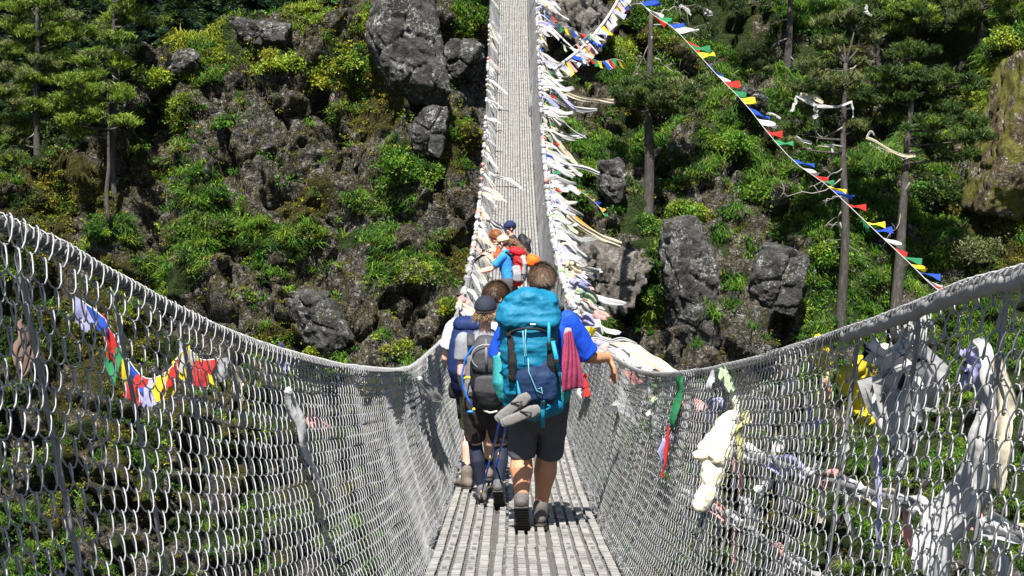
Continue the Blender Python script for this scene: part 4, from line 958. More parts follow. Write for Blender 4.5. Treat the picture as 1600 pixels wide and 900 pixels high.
p=np.stack([np.cos(th)*rr*1.0,np.sin(th)*rr*1.05,z0],-1); e=p+np.stack([np.cos(th)*.028,np.sin(th)*.022,-rng.uniform(.015,.045,n)*(.25+.75*np.abs(np.cos(th)))],-1)+rng.normal(size=(n,3))*.012
p=hc+p@HR.T; e=hc+e@HR.T; sd=norm(rng.normal(size=(n,3)))*.0035; mb.add(np.stack([p-sd,p+sd,e],1).reshape(-1,3),None,np.arange(3*n).reshape(-1,3),np.repeat(pick([(.26,.17,.10),(.34,.24,.15),(.16,.10,.06)],n),3,0)); mb.obj('hair',HAIR,root,local=True)
CAPN=fabric('dark navy cap',(.018,.022,.035),.8,.3,20,.2)
def cap(c,R,s,mat,root,brimlen=.085,label=None):
    v=_ico4[0]; m=v*np.array([.092,.112,.098])*s; low=m[:,2]<-.012*s; m[low,2]=-.012*s+ (m[low,2]+.012*s)*.05
    o=MB().add(np.asarray(c)+(m+np.array([0,-.008,.044])*s)@R.T,None,_ico4[1]).obj('cap',mat,root,local=True)
    # brim: curved plate in front
    U,Vv=np.meshgrid(np.linspace(-1,1,13),np.linspace(0,1,6)); X_=U*.075*(1-.25*Vv**2); Y_=.075+(brimlen+.02)*Vv*(1-.35*U**2)-.055*U**2; Z_=.038-.018*U**2-.012*Vv; i2=(np.arange(5)[:,None]*13+np.arange(12)[None]).ravel()
    b=MB().add(np.asarray(c)+(np.stack([X_,Y_,Z_],-1).reshape(-1,3)*s)@R.T,np.stack([i2,i2+1,i2+14,i2+13],-1)).obj('brim',mat,o,local=True); b.modifiers.new('t','SOLIDIFY').thickness=.004
    v,q,t_=tube([np.asarray(c)+R@(np.array([x,-.112-.004,.03-.012])*s) for x in (-.03,0,.03)],.006,6); MB().add(v,q,t_).obj('adjuster',BLK,o,local=True)
    k_=ell(np.asarray(c)+R@(np.array([0,-.008,.143])*s),(.008,.008,.005)); MB().add(k_[0],None,k_[2]).obj('button',mat,o,local=True)
    return o
cap(hc,HR,.94,CAPN,root)
GREY=fabric('light grey jersey',(.20,.21,.235),.8,.2,9,.4)
pr=[ring_tube([np.array([.005,0,1.33]),np.array([.005,0,1.25]),np.array([0,0,1.05]),np.array([0,0,.84])],[.10,.175,.15,.155],[.06,.115,.11,.12],(1,0,0),18,(True,False))]
for S_,E_ in ((Ls,Le),(Rs,Re)): pr.append(limb((S_,.066),(S_*.4+E_*.6,.066),side=(0,1,0),dome=(True,False)))
blob('shirt',pr,.011,GREY,root,2,(.006,8,(1,1,.6),4))
BRN=fabric('dark brown cotton',(.035,.027,.025),.85,.4,9,.5)
pr=[ring_tube([np.array([0,0,.92]),np.array([0,0,.82]),np.array([0,0,.72])],[.145,.168,.162],[.11,.135,.13],(1,0,0),18,(False,True))]
for H_,K_ in ((Lh,Lk),(Rh,Rk)): pr.append(ring_tube([H_,H_*.5+K_*.5,K_*.85+H_*.15],[.095,.088,.078],[.11,.10,.085],(1,0,0),16,(True,False)))
blob('shorts',pr,.010,BRN,root,2,(.006,9,(1,1,.7),8))
LEG=fabric('navy leggings',(.012,.017,.035),.7,.3,10,.2)
for K_,A__ in ((Lk,La),(Rk,Ra)): blob('legging',[limb((K_*1.12-A__*.12,.060),(K_,.055),(K_*.68+A__*.32+np.array([0,-.02,0]),.061),(K_*.4+A__*.6+np.array([0,-.01,0]),.048),(K_*.12+A__*.88,.038),dome=(False,False))],.008,LEG,root,2)
GS2=plain('dark grey shoe',(.085,.085,.09),.8,0,.4,40,.5); shoe('shoe',La,(-.10,1,0),(0,0,1),.98,GS2,root); shoe('shoe',Ra,(.05,.65,-.76),(0,.76,.65),.98,GS2,root)
pk=empty('daypack',loc+np.array([.04,-.2,.78]),'dark grey daypack with blue drinking hose worn by the woman in the cap','daypack')
DG=fabric('charcoal nylon',(.045,.046,.052),.65,.35,12,.45); DG2=fabric('black nylon',(.014,.014,.017),.6,.3,12,.4)
def B(x,z,y): return np.array([x-.04,y+.2,z-.78])
blob('pack_body',[ring_tube([B(.05,.84,-.17),B(.045,.98,-.21),B(.035,1.15,-.21),B(.03,1.28,-.17)],[.125,.145,.138,.10],[.085,.11,.10,.07],(1,0,0),20)],.010,DG2,pk,2,(.005,9,(1,1,1),41))
blob('top_pocket',[ring_tube([B(.02,1.12,-.285),B(.02,1.22,-.275),B(.02,1.31,-.20)],[.105,.115,.085],[.05,.05,.05],(1,0,0),18)],.010,DG,pk,2,(.004,12,(1,1,1),43))
blob('front_panel',[ring_tube([B(.05,.85,-.26),B(.05,.95,-.30),B(.05,1.04,-.30)],[.09,.12,.115],[.03,.035,.03],(1,0,0),16)],.010,DG,pk,2,(.004,12,(1,1,1),44))
t=np.linspace(0,2*math.pi,25); v,q,t_=tube(np.stack([-.02+.108*np.cos(t),-.30+.2-.02-.03*np.sin(t)*0,1.205-.78+.095*np.sin(t)],-1)+np.array([0,0,0]),.005,5,False); MB().add(v,q,t_).obj('zip',plain('pale grey zip',(.25,.25,.26),.5),pk,local=True)
v,q,t_=ring_tube([B(.02,1.33,-.26),B(.022,1.25,-.335),B(.025,1.12,-.34)],[.011]*3,[.004]*3,(1,0,0),8,(False,False)); MB().add(v,q,t_).obj('strap',plain('grey strap',(.12,.12,.125),.6),pk,local=True)
for x in (-.10,.12):
    v,q,t_=ring_tube([B(x,1.26,-.13),B(x*1.02,1.335,-.03),B(x*1.05,1.28,.10)],[.03]*3,[.01]*3,(1,0,0),10,(False,False)); MB().add(v,q,t_).obj('shoulder_strap',DG,pk,local=True)
HB=plain('bright blue hose',(.015,.16,.72),.35); v,q,t_=tube([B(-.02,1.30,-.24),B(-.08,1.27,-.25),B(-.135,1.18,-.22),B(-.165,1.05,-.2),B(-.155,.95,-.19),B(-.12,.86,-.18),B(-.085,.80,-.18)],.0075,8); MB().add(v,q,t_).obj('drinking_hose',HB,pk,local=True)
k_=ell(B(-.10,.765,-.19),(.028,.014,.012)); MB().add(k_[0],None,k_[2]).obj('mouthpiece',HB,pk,local=True); k_=ell(B(-.075,.785,-.195),(.012,.012,.012)); MB().add(k_[0],None,k_[2]).obj('yellow_valve',plain('yellow plastic',(.75,.5,.03),.4),pk,local=True)
v,q,t_=ring_tube([B(-.165,1.01,-.16),B(-.12,1.03,-.2),B(-.10,1.03,-.22)],[.010]*3,[.006]*3,(0,0,1),8); MB().add(v,q,t_).obj('strap',plain('yellow strap',(.6,.55,.03),.5),pk,local=True)
v,q,t_=ring_tube([B(.0,.785,-.24),B(.05,.77,-.26),B(.10,.78,-.25)],[.008]*3,[.005]*3,(0,0,1),8); MB().add(v,q,t_).obj('strap',plain('pale strap',(.45,.48,.42),.5),pk,local=True)
# ================= man beside her at the left rail
loc,DC=deckpt(735,762); root=empty('person',loc,'brown-haired man in a white shirt at the left rail, head turned right','person')
hc=np.array([.225,.02,1.615]); HR=rz(-62)@rx(-14)
Ls,Rs=np.array([-.13,0,1.36]),np.array([.27,.05,1.36]); Le,Lw=np.array([-.205,.04,1.10]),np.array([-.14,.22,.98]); Re,Rw=np.array([.31,.12,1.10]),np.array([.25,.3,1.02])
Lh,Rh=np.array([-.03,0,.86]),np.array([.17,0,.86]); Lk,Rk=np.array([.0,.06,.47]),np.array([.17,.12,.48]); La,Ra=np.array([-.035,-.05,.10]),np.array([.15,.30,.10])
pr=bodyprims(Ls,Rs,Le,Re,Lw,Rw,Lh,Rh,Lk,Rk,La,Ra,hc,HR,.98,hs=1.02)+hand(Lw,(.1,.6,-.7),(-1,0,0),1,.6,-1)+hand(Rw,(0,.6,-.7),(1,0,0),1,.6,1)+[limb((La,.036),(La+np.array([0,.1,-.045]),.03)),limb((Ra,.036),(Ra+np.array([0,.1,-.045]),.03))]
blob('body',pr,.0085,SKINL,root,2); faceparts(hc,HR,1.02,root)
hairtuft('hair',hc,HR,1.03,[(.065,.036,.02),(.09,.05,.03),(.04,.022,.014)],root,8000,.027,front=.12,lobe=1.05)
WH=fabric('white shirt',(.55,.55,.60),.8,.15,9,.35)
pr=[ring_tube([np.array([.08,.02,1.41]),np.array([.07,.02,1.31]),np.array([.06,0,1.1]),np.array([.06,0,.88])],[.12,.205,.175,.175],[.07,.13,.125,.13],(1,0,0),18,(True,False))]
for S_,E_ in ((Ls,Le),(Rs,Re)): pr.append(limb((S_,.075),(S_*.35+E_*.65,.076),side=(0,1,0),dome=(True,False)))
sh_=blob('shirt',pr,.011,WH,root,2,(.006,8,(1,1,.6),5))
NV=fabric('navy cloth',(.008,.02,.085),.75,.35,10,.5); E_=Ls*.33+Le*.67; d=norm(Ls-Le); blob('sleeve_trim',[limb((E_,.079),(E_+d*.018,.079),side=(0,1,0),dome=(False,False))],.008,NV,sh_,1)
KH=fabric('khaki cotton',(.36,.36,.20),.85,.25,9,.5); pr=[ring_tube([np.array([.06,0,1.0]),np.array([.06,0,.88]),np.array([.06,0,.78])],[.165,.185,.18],[.12,.145,.14],(1,0,0),18,(False,True))]
for H_,K_ in ((Lh,Lk),(Rh,Rk)): pr.append(ring_tube([H_,H_*.5+K_*.5,K_*.9+H_*.1],[.10,.095,.085],[.12,.11,.10],(1,0,0),16,(True,False)))
blob('shorts',pr,.011,KH,root,2,(.007,9,(1,1,.7),9))
for a_p,k_p in ((La,Lk),(Ra,Rk)): d=norm(k_p-a_p); blob('sock',[limb((a_p-d*.02,.042),(a_p+d*.13,.052),side=(1,0,0),dome=(False,False))],.007,fabric('navy sock',(.012,.014,.04)),root,1)
BB=plain('brown walking boot',(.12,.095,.08),.85,0,.4,40,.5); shoe('shoe',La,(-.38,.85,-.12),(0,.12,1),1.12,BB,root,boot=True); shoe('shoe',Ra,(0,1,0),(0,0,1),1.12,BB,root,boot=True)
pk=empty('rucksack',loc+np.array([0,-.2,.9]),'navy blue rucksack on the man at the left rail, half hidden by the woman','rucksack')
def Cc(x,z,y): return np.array([x,y+.2,z-.9])
blob('pack_body',[ring_tube([Cc(-.02,.90,-.19),Cc(-.02,1.05,-.23),Cc(-.01,1.25,-.22),Cc(.0,1.40,-.18)],[.12,.15,.15,.13],[.08,.12,.12,.09],(1,0,0),20)],.011,NV,pk,2,(.008,9,(1,1,.6),45))
blob('lid',[rbox(Cc(.01,1.42,-.17),(.14,.12,.055),None,.7)],.010,NV,pk,2,(.008,9,(1,1,1),46))
blob('pouch',[rbox(Cc(-.12,.86,-.14),(.055,.05,.07),None,.6)],.008,DG2,pk,2)
v,q,t_=ring_tube([Cc(-.10,.80,-.16),Cc(-.09,.70,-.15),Cc(-.085,.62,-.14)],[.014]*3,[.006]*3,(1,0,0),8,(False,False)); MB().add(v,q,t_).obj('strap',DG2,pk,local=True)
for x in (-.07,.12):
    v,q,t_=ring_tube([Cc(x,1.36,-.13),Cc(x,1.43,-.03),Cc(x,1.36,.11)],[.03]*3,[.01]*3,(1,0,0),10,(False,False)); MB().add(v,q,t_).obj('shoulder_strap',NV,pk,local=True)
# ================= three hikers further on, crowded at the left rail
def walker(wx,D,rot,label,Ls,Rs,Le,Re,Lw,Rw,hc,HR,skin,shirtm,trm,hip=.88,b=.95,hs=1.,vox=.013,longs=True):
    y=D*1.0; loc=np.array([wx,y,float(deckz(y))]); root=empty('person',loc,label,'person'); root.rotation_euler=(0,0,math.radians(rot))
    Lh,Rh=np.array([-.09,0,hip]),np.array([.09,0,hip]); Lk,Rk=np.array([-.10,.06,.46]),np.array([.10,.02,.46]); La,Ra=np.array([-.10,-.02,.10]),np.array([.10,-.12,.10])
    Ls,Rs,Le,Re,Lw,Rw,hc=map(lambda v:np.array(v,float),(Ls,Rs,Le,Re,Lw,Rw,hc))
    pr=bodyprims(Ls,Rs,Le,Re,Lw,Rw,Lh,Rh,Lk,Rk,La,Ra,hc,HR,b,hs=hs)+hand(Lw,norm(Lw-Le),(-.3,0,1),1,.5,-1)+hand(Rw,norm(Rw-Re),(.3,0,1),1,.5,1)
    pr+=[limb((La,.034),(La+np.array([0,.1,-.045]),.03)),limb((Ra,.034),(Ra+np.array([0,.1,-.045]),.03))]
    blob('body',pr,.0085,skin,root,2); faceparts(hc,HR,hs,root)
    m_=(Ls+Rs)/2; h_=(Lh+Rh)/2; ax=norm(Rs-Ls)
    pr=[ring_tube([m_+np.array([0,-.01,.06]),m_+np.array([0,0,-.03]),m_*.5+h_*.5,h_+np.array([0,0,.0])],[.10,.185,.165,.165],[.065,.125,.12,.125],ax,18,(True,False))]
    for S_,E_ in ((Ls,Le),(Rs,Re)): pr.append(limb((S_,.070),(S_*.3+E_*.7,.068),side=(0,1,0),dome=(True,False)))
    blob('shirt',pr,vox,shirtm,root,2,(.006,9,(1,1,.6),int(D*7)))
    pr=[ring_tube([h_+np.array([0,0,.10]),h_,h_-np.array([0,0,.08])],[.155,.17,.165],[.115,.135,.13],(1,0,0),18,(False,True))]
    for H_,K_,A__ in ((Lh,Lk,La),(Rh,Rk,Ra)): pr.append(ring_tube([H_,H_*.5+K_*.5,K_]+([A__*.85+K_*.15] if longs else []),[.095,.088,.075]+([.058] if longs else []),[.11,.10,.085]+([.06] if longs else []),(1,0,0),16,(True,False)))
    blob('trousers' if longs else 'shorts',pr,vox,trm,root,2,(.006,9,(1,1,.7),8))
    shoe('shoe',La,(0,1,0),(0,0,1),1.1,BB,root); shoe('shoe',Ra,(0,1,0),(0,0,1),1.1,BB,root)
    return root,loc
OR=fabric('orange red jersey',(.85,.085,.02),.75,.2,9,.4); BL2=fabric('mid blue jersey',(.03,.22,.62),.75,.2,9,.4); DK=fabric('dark jersey',(.025,.027,.033),.8,.3,9,.4)
RED=fabric('red pack cloth',(.62,.015,.02),.65,.3,12,.5); ORP=fabric('orange raincover',(.9,.13,.01),.6,.25,12,.6); GRP=fabric('light grey pack cloth',(.30,.30,.31),.7,.3,12,.5); TAN=fabric('beige cap cloth',(.42,.37,.27),.85,.15,15,.3)
HRg=rz(-6)@rx(-14)
rg,lg=walker(-.05,24.0,74,'hiker in a blue t-shirt and beige cap leaning on the left rail, with a ponytail',[-.16,.06,1.30],[.15,.08,1.30],[-.20,.26,1.07],[.19,.28,1.08],[-.16,.56,1.0],[.16,.55,1.02],[-.01,.10,1.515],HRg,SKINL,BL2,fabric('grey trousers',(.08,.08,.085)))
cap(np.array([-.01,.10,1.515]),HRg,1.02,TAN,rg)
mb=MB(); n=1500; u=rng.random(n)**.8; c=np.stack([-.01+0*u,.0-.30*u,1.56-.10*u-.12*u*u],-1)+rng.normal(size=(n,3))*(.03*(1.1-u*.6))[:,None]; e=c+np.array([0,-.06,-.03])+rng.normal(size=(n,3))*.012; sd=norm(rng.normal(size=(n,3)))*.005
mb.add(np.stack([c-sd,c+sd,e],1).reshape(-1,3),None,np.arange(3*n).reshape(-1,3),np.repeat(pick([(.22,.12,.06),(.30,.18,.10),(.12,.06,.03)],n),3,0)); mb.obj('ponytail',HAIR,rg,local=True)
hairtuft('hair',np.array([-.01,.10,1.505]),HRg,.98,[(.16,.09,.05),(.10,.05,.03)],rg,1200,.02,front=.1)
HRe=rz(14)@rx(-34)
re_,le=walker(0.0,24.9,84,'red-haired hiker in an orange shirt bending over the left rail to take a photo',[-.17,.17,1.31],[.17,.18,1.31],[-.22,.28,1.08],[.20,.30,1.08],[-.08,.45,1.20],[.08,.46,1.20],[0,.29,1.50],HRe,SKINL,OR,fabric('dark trousers',(.03,.03,.035)))
hairtuft('hair',np.array([0,.29,1.50]),HRe,1.05,[(.30,.11,.035),(.38,.15,.05),(.20,.07,.025)],re_,3200,.03,front=.3,lobe=1.05)
HRf=rz(22)@rx(-10)
rf_,lf=walker(.02,25.9,84,'man in a navy cap and glasses with a dark shirt, furthest along of the hikers',[-.18,.02,1.30],[.18,.02,1.30],[-.24,.14,1.06],[.22,.16,1.06],[-.12,.34,1.12],[.12,.36,1.12],[0,.06,1.53],HRf,SKINL,DK,fabric('dark trousers',(.03,.03,.035)))
cap(np.array([0,.06,1.53]),HRf,1.04,fabric('navy blue cap',(.01,.02,.075),.8,.2,20,.2),rf_)
hairtuft('hair',np.array([0,.06,1.525]),HRf,.98,[(.05,.03,.02),(.08,.045,.03)],rf_,1200,.02,front=.1)
def TF(v): return np.array([0,.06,1.53])+HRf@np.array(v)
mb=MB()
for k_ in (-1,1):
    t=np.linspace(0,2*math.pi,17); v,q,t_=tube(np.stack([TF((k_*.031+.023*math.cos(a),.092,.006+.017*math.sin(a))) for a in t]),.0022,5,False); mb.add(v,q,t_)
    v,q,t_=tube([TF((k_*.054,.090,.010)),TF((k_*.082,.02,.010)),TF((k_*.080,-.02,.0))],.0022,5); mb.add(v,q,t_)
v,q,t_=tube([TF((-.008,.094,.010)),TF((0,.098,.012)),TF((.008,.094,.010))],.0022,5); mb.add(v,q,t_); mb.obj('glasses',BLK,rf_,local=True)
# red pack, black pack, camera
def packroot(loc,rot,name,label,cat):
    r=empty(name,loc,label,cat); r.rotation_euler=(0,0,math.radians(rot)); return r
pk=packroot(lg,74,'rucksack','red and grey rucksack worn by the hiker in the beige cap','rucksack')
blob('pack_body',[ring_tube([(0,-.16,.86),(0,-.20,1.0),(0,-.20,1.2),(0,-.16,1.34)],[.13,.15,.15,.12],[.09,.12,.12,.09],(1,0,0),18)],.012,RED,pk,2,(.008,9,(1,1,1),51))
blob('lid',[rbox((0,-.17,1.38),(.15,.14,.065),rx(14),.7)],.011,RED,pk,2,(.010,9,(1,1,1),52))
blob('grey_panel',[ring_tube([(-.06,-.27,1.28),(-.07,-.31,1.18),(-.07,-.30,1.02),(-.05,-.27,.90)],[.09,.10,.10,.08],[.05,.045,.045,.04],(1,0,0),14)],.010,GRP,pk,2,(.006,9,(1,1,1),53))
blob('side_pocket',[ring_tube([(-.15,-.16,1.12),(-.155,-.19,1.0),(-.14,-.18,.90)],[.035]*3,[.08]*3,(1,0,0),12)],.010,GRP,pk,2)
blob('raincover_pouch',[rbox((-.02,-.42,1.22),(.10,.12,.105),rx(20),.8)],.011,ORP,pk,2,(.010,9,(1,1,1),54))
for x in (-.09,.09):
    v,q,t_=ring_tube([(x,-.10,1.30),(x,.02,1.375),(x,.15,1.28),(x,.13,1.05),(x,-.06,.98)],[.03]*5,[.01]*5,(1,0,0),10,(False,False)); MB().add(v,q,t_).obj('shoulder_strap',BLK,pk,local=True)
for (a,b_) in (((-.165,-.08,1.30),(-.16,-.30,1.15)),((-.17,-.08,1.05),(-.165,-.30,1.0)),((-.10,-.33,1.30),(-.13,-.355,.95))):
    v,q,t_=ring_tube([a,b_],[.010]*2,[.005]*2,(0,0,1),6,(False,False)); MB().add(v,q,t_).obj('strap',BLK,pk,local=True)
v,q,t_=tube([(-.175,-.15,1.12),(-.185,-.18,1.05),(-.185,-.16,.98),(-.18,-.14,1.05),(-.175,-.15,1.12)],.007,6); MB().add(v,q,t_).obj('white_cord',plain('white cord',(.7,.7,.7)),pk,local=True)
pk=packroot(lf,84,'rucksack','small black rucksack worn by the man in the navy cap','rucksack')
blob('pack_body',[ring_tube([(0,-.18,.98),(0,-.22,1.12),(0,-.20,1.28),(0,-.17,1.36)],[.12,.14,.13,.10],[.09,.12,.11,.08],(1,0,0),18)],.012,DG2,pk,2,(.006,9,(1,1,1),55))
blob('top_pocket',[rbox((0,-.27,1.28),(.10,.06,.07),rx(14),.7)],.010,DG,pk,2)
for x in (-.09,.09):
    v,q,t_=ring_tube([(x,-.12,1.31),(x,-.02,1.38),(x,.10,1.27)],[.03]*3,[.01]*3,(1,0,0),10,(False,False)); MB().add(v,q,t_).obj('shoulder_strap',DG,pk,local=True)
cm=packroot(le+np.array([0,0,0]),84,'camera','black camera with a long lens held by the red-haired hiker','camera'); CB=plain('black camera plastic',(.015,.015,.016),.4)
v,i_,t_=rbox((0,.50,1.21),(.07,.035,.045),rx(-34),.3); MB().add(v,None,t_).obj('camera_body',CB,cm,local=True)
v,i_,t_=rbox((0,.515,1.265),(.025,.03,.018),rx(-34),.4); MB().add(v,None,t_).obj('viewfinder',CB,cm,local=True)
d=np.array([0,math.cos(math.radians(34)),-math.sin(math.radians(34))]); b_=np.array([0,.52,1.20])
v,q,t_=tube([b_,b_+d*.06,b_+d*.065,b_+d*.16,b_+d*.162,b_+d*.20],[.034,.034,.038,.038,.042,.042],14); MB().add(v,q,t_).obj('lens',CB,cm,local=True)
# ---------------------------------------------------------------- scarves and prayer flags
CL=clothmat('prayer cloth',.22)
COLS={'white':(.52,.52,.53),'cream':(.56,.50,.38),'grey':(.34,.34,.34),'lavender':(.36,.36,.62),'blue':(.02,.07,.42),'red':(.5,.03,.025),'green':(.03,.22,.09),'yellow':(.66,.54,.03),'pink':(.70,.33,.30),'palegreen':(.38,.48,.32),'orange':(.75,.33,.06),'brown':(.16,.11,.09),'paleyellow':(.62,.60,.24)}
NAMEC={'palegreen':'pale green','paleyellow':'faded yellow','lavender':'pale violet'}
def smooth_path(pts,n):
    pts=np.asarray(pts,float); k_=len(pts); t=np.linspace(0,k_-1,n); i=np.clip(np.floor(t).astype(int),0,k_-2); f=(t-i)[:,None]
    p0=pts[np.clip(i-1,0,k_-1)]; p1=pts[i]; p2=pts[i+1]; p3=pts[np.clip(i+2,0,k_-1)]
    return .5*((2*p1)+(-p0+p2)*f+(2*p0-5*p1+4*p2-p3)*f*f+(-p0+3*p1-3*p2+p3)*f**3)
def ribbon(mb,pts,wd,col,side=(0,0,1),fold=.35,nf=2.,n=22,m=8,twist=0.,flat=.8,sd=None,ragged=.0):
    r_=np.random.default_rng(sd if sd is not None else rng.integers(1e6)); P_=smooth_path(pts,n); P_=P_+np.stack([fbm(np.stack([np.linspace(0,3.2,n),np.full(n,r_.uniform(0,50)),np.full(n,j*7.)],-1),2,5) for j in range(3)],-1)*max(wd)*.26*np.minimum(1,np.linspace(0,4,n))[:,None]; T=norm(np.gradient(P_,axis=0)); w_=np.interp(np.linspace(0,1,n),np.linspace(0,1,len(wd)),wd)
    S_=np.asarray(side,float)-T*(T@np.asarray(side,float))[:,None]; S_=norm(S_); Nn=np.cross(T,S_); a=twist*np.linspace(0,1,n)+r_.uniform(-.4,.4); S2=S_*np.cos(a)[:,None]+Nn*np.sin(a)[:,None]; N2=np.cross(T,S2)
    u=np.linspace(-1,1,m); ph=r_.uniform(0,6,2); t=np.linspace(0,1,n)
    fo=np.sin(u[None]*math.pi*nf+ph[0]+t[:,None]*3)*fold*.5+np.sin(u[None]*math.pi*nf*2.3+ph[1]-t[:,None]*7)*fold*.2
    wob=1+.18*np.sin(t*9+ph[1])[:,None]; tipf=np.zeros((n,m)); 
    V_=P_[:,None]+S2[:,None]*(u[None]*w_[:,None]*.5*flat*wob)[...,None]+N2[:,None]*(fo*w_[:,None]*.5)[...,None]
    if ragged: V_[-1]+=T[-1]*(r_.uniform(-1,1,m)*ragged)[:,None]
    i=(np.arange(n-1)[:,None]*m+np.arange(m-1)[None]).ravel(); mb.add(V_,np.stack([i,i+1,i+1+m,i+m],-1),None,np.asarray(COLS[col] if isinstance(col,str) else col))
def knot(mb,c,r,col,seed=0):
    v=_ico[0]; p=v*r*(1+.45*fbm(v*2+seed,3,seed%50)[:,None]); p=p+norm(v)*(fbm(v*5+seed,2,3,True)*r*.22)[:,None]; mb.add(p+c,None,_ico[1],np.asarray(COLS[col]))
def scarf(name,pts,wd,col,label,group=None,knotr=0,cat=None,**k_):
    if name=='rag': cat='rag'
    mb=MB(); ribbon(mb,pts,wd,col,**k_)
    if knotr: knot(mb,np.asarray(pts[0]),knotr,col,int(rng.integers(1e4)))
    me=np.concatenate(mb.V); o=mb.obj(name,CL); b=np.array(pts[0]); 
    o.data.transform(Matrix.Translation(Vector(-b))); o.location=tuple(b)
    return tag(o,label,cat or 'scarf',group)
def fence_hit(px_,py_,s):
    D=np.linspace(1.9,30,900); q=np.stack([P(px_,py_,d) for d in D]); t=rail(q[:,1],s); e=edge(q[:,1],s)
    f=np.clip((t[:,2]-q[:,2])/(t[:,2]-e[:,2]),-.2,1.2); fx=t[:,0]+(e[:,0]-t[:,0])*f; g=(q[:,0]-fx)*s
    i=np.argmax(g>0); return q[i],D[i]
def FP(px_,py_,s,off=.05): p_,d=fence_hit(px_,py_,s); return p_+np.array([s*off,0,0])
r3=np.random.default_rng(5)
# --- scarves knotted all along the right rail, streaming out to the right
wcols=['white']*15+['grey']*4+['cream']*4+['lavender']*2+['palegreen','pink']
ys_=np.sort(r3.uniform(13.5,62,215)); 
for i,y in enumerate(ys_):
    c=wcols[r3.integers(len(wcols))]; a=rail(y,1)+np.array([.0,0,r3.uniform(-.03,.03)]); far_=np.clip((y-20)/25,0,1)
    L=r3.uniform(.30,.72)*(1+.85*far_)*(1.35 if r3.random()<.12 else 1); d=norm([r3.uniform(.5,1.),r3.uniform(-.35,.3),r3.uniform(-.75,.05)]); 
    if r3.random()<.35: d=norm([r3.uniform(.15,.5),r3.uniform(-.3,.3),-1]); L*=.75
    g=np.array([0,0,-1.]); p1=a+d*L*.35+np.array([0,0,.04]); p2=a+d*L*.7+g*L*.08; p3=a+d*L+g*L*(.18-.2*r3.random()); w0=r3.uniform(.09,.20)*(1+.15*far_)
    cn=NAMEC.get(c,c); zone='the far steep half of' if y>33 else 'the nearer half of'
    scarf('scarf',[a,p1,p2,p3],[.05,w0*.8,w0,w0*.7],c,f'{cn} scarf knotted on {zone} the right rail, streaming right',f'{cn} scarves on {zone} the right rail',knotr=r3.uniform(.03,.065),side=(0,.6,.8),n=12,m=6,fold=.5,sd=int(r3.integers(1e6)),twist=r3.uniform(-1.5,1.5),ragged=.03)
mb=MB()
for y in r3.uniform(13.5,62,100):
    a=rail(y,1)+np.array([r3.uniform(0,.05),0,r3.uniform(-.12,.03)]); L=r3.uniform(.15,.35); d=norm([r3.uniform(.2,1.),r3.uniform(-.4,.4),r3.uniform(-1,.1)]); w0=r3.uniform(.08,.16)
    ribbon(mb,[a,a+d*L*.5+np.array([0,0,.03]),a+d*L],[w0*.6,w0,w0*.8],['white','white','grey','cream'][r3.integers(4)],side=(0,.7,.7),n=7,m=5,fold=.7,sd=int(r3.integers(1e6))); knot(mb,a,r3.uniform(.03,.07),'white',int(r3.integers(1e4)))
tag(mb.obj('cloth_knots',CL),'dense fringe of short white knots and cloth ends lining the right rail','cloth knots',kind='stuff')
# --- shorter rags on the left rail
for i,y in enumerate(np.sort(r3.uniform(17,62,110))):
    c=['white','white','grey','white','cream','grey','white','white','grey','cream','white','pink'][r3.integers(12)]; a=rail(y,-1)+np.array([0,0,r3.uniform(-.03,.03)]); L=r3.uniform(.15,.55)*(1.5 if r3.random()<.1 else 1)
    d=norm([r3.uniform(.15,.9),r3.uniform(-.3,.2),r3.uniform(-1,-.2)]); cn=NAMEC.get(c,c); w0=r3.uniform(.07,.14)
    scarf('rag',[a,a+d*L*.4+np.array([0,0,.03]),a+d*L*.75,a+d*L+np.array([0,0,-.05])],[.04,w0,w0,w0*.5],c,f'short {cn} rag tied on the far left rail of the bridge',f'{cn} rags on the far left rail',knotr=r3.uniform(.03,.06),side=(0,.6,.8),n=10,m=5,fold=.5,sd=int(r3.integers(1e6)),ragged=.03,cat='rag')
def px_scarf(pts,D,wd,col,label,D1=None,**k_):
    n_=len(pts); Ds=np.linspace(D,D1 or D,n_); q=[P(x,y,d) for (x,y),d in zip(pts,Ds)]; return scarf('scarf',q,[w_*np.mean(Ds)/F for w_ in wd],col,label,**k_)
px_scarf([(862,302),(876,322),(896,345),(925,362),(950,375),(970,384)],36,[6,12,14,11,12,14],'cream','longest cream scarf flying from the right rail, its end above the wrinkled boulder',knotr=.06,n=34,m=9,fold=.6)
px_scarf([(868,305),(885,328),(905,347),(930,363)],36.3,[5,9,9,5],'orange','yellowish strip running along the top of the longest cream scarf',n=20,m=6,fold=.6)
px_scarf([(868,136),(895,148),(920,156),(942,158),(959,159)],47,[6,9,10,9,10],'cream','long narrow cream scarf blown level from the right rail towards the flat-topped pine',knotr=.08,n=26,m=7,fold=.7)
px_scarf([(865,155),(890,166),(912,172),(932,172)],45.5,[6,9,9,7],'white','white scarf blown right just below the level cream one',n=20,m=7,fold=.7)
px_scarf([(858,198),(874,206),(893,212),(914,211)],43,[5,8,9,7],'white','white scarf blown right with an upturned end, midway up the right rail',n=20,m=7,fold=.7)
px_scarf([(850,232),(866,250),(888,258),(912,262),(936,272)],40.5,[7,11,11,9,6],'white','long white scarf with a split end, above the dark upright boulder',knotr=.07,n=28,m=8,fold=.7)
px_scarf([(866,212),(876,228),(890,245),(905,256)],41.5,[6,11,10,6],'cream','cream and tan scarf hanging diagonally above the long white split one',n=20,m=7,fold=.6)
px_scarf([(850,316),(868,336),(884,352),(891,366),(884,373),(874,366)],34,[7,13,13,11,8,5],'grey','grey looped scarf bag hanging below the longest cream scarf',n=28,m=8,fold=.5)
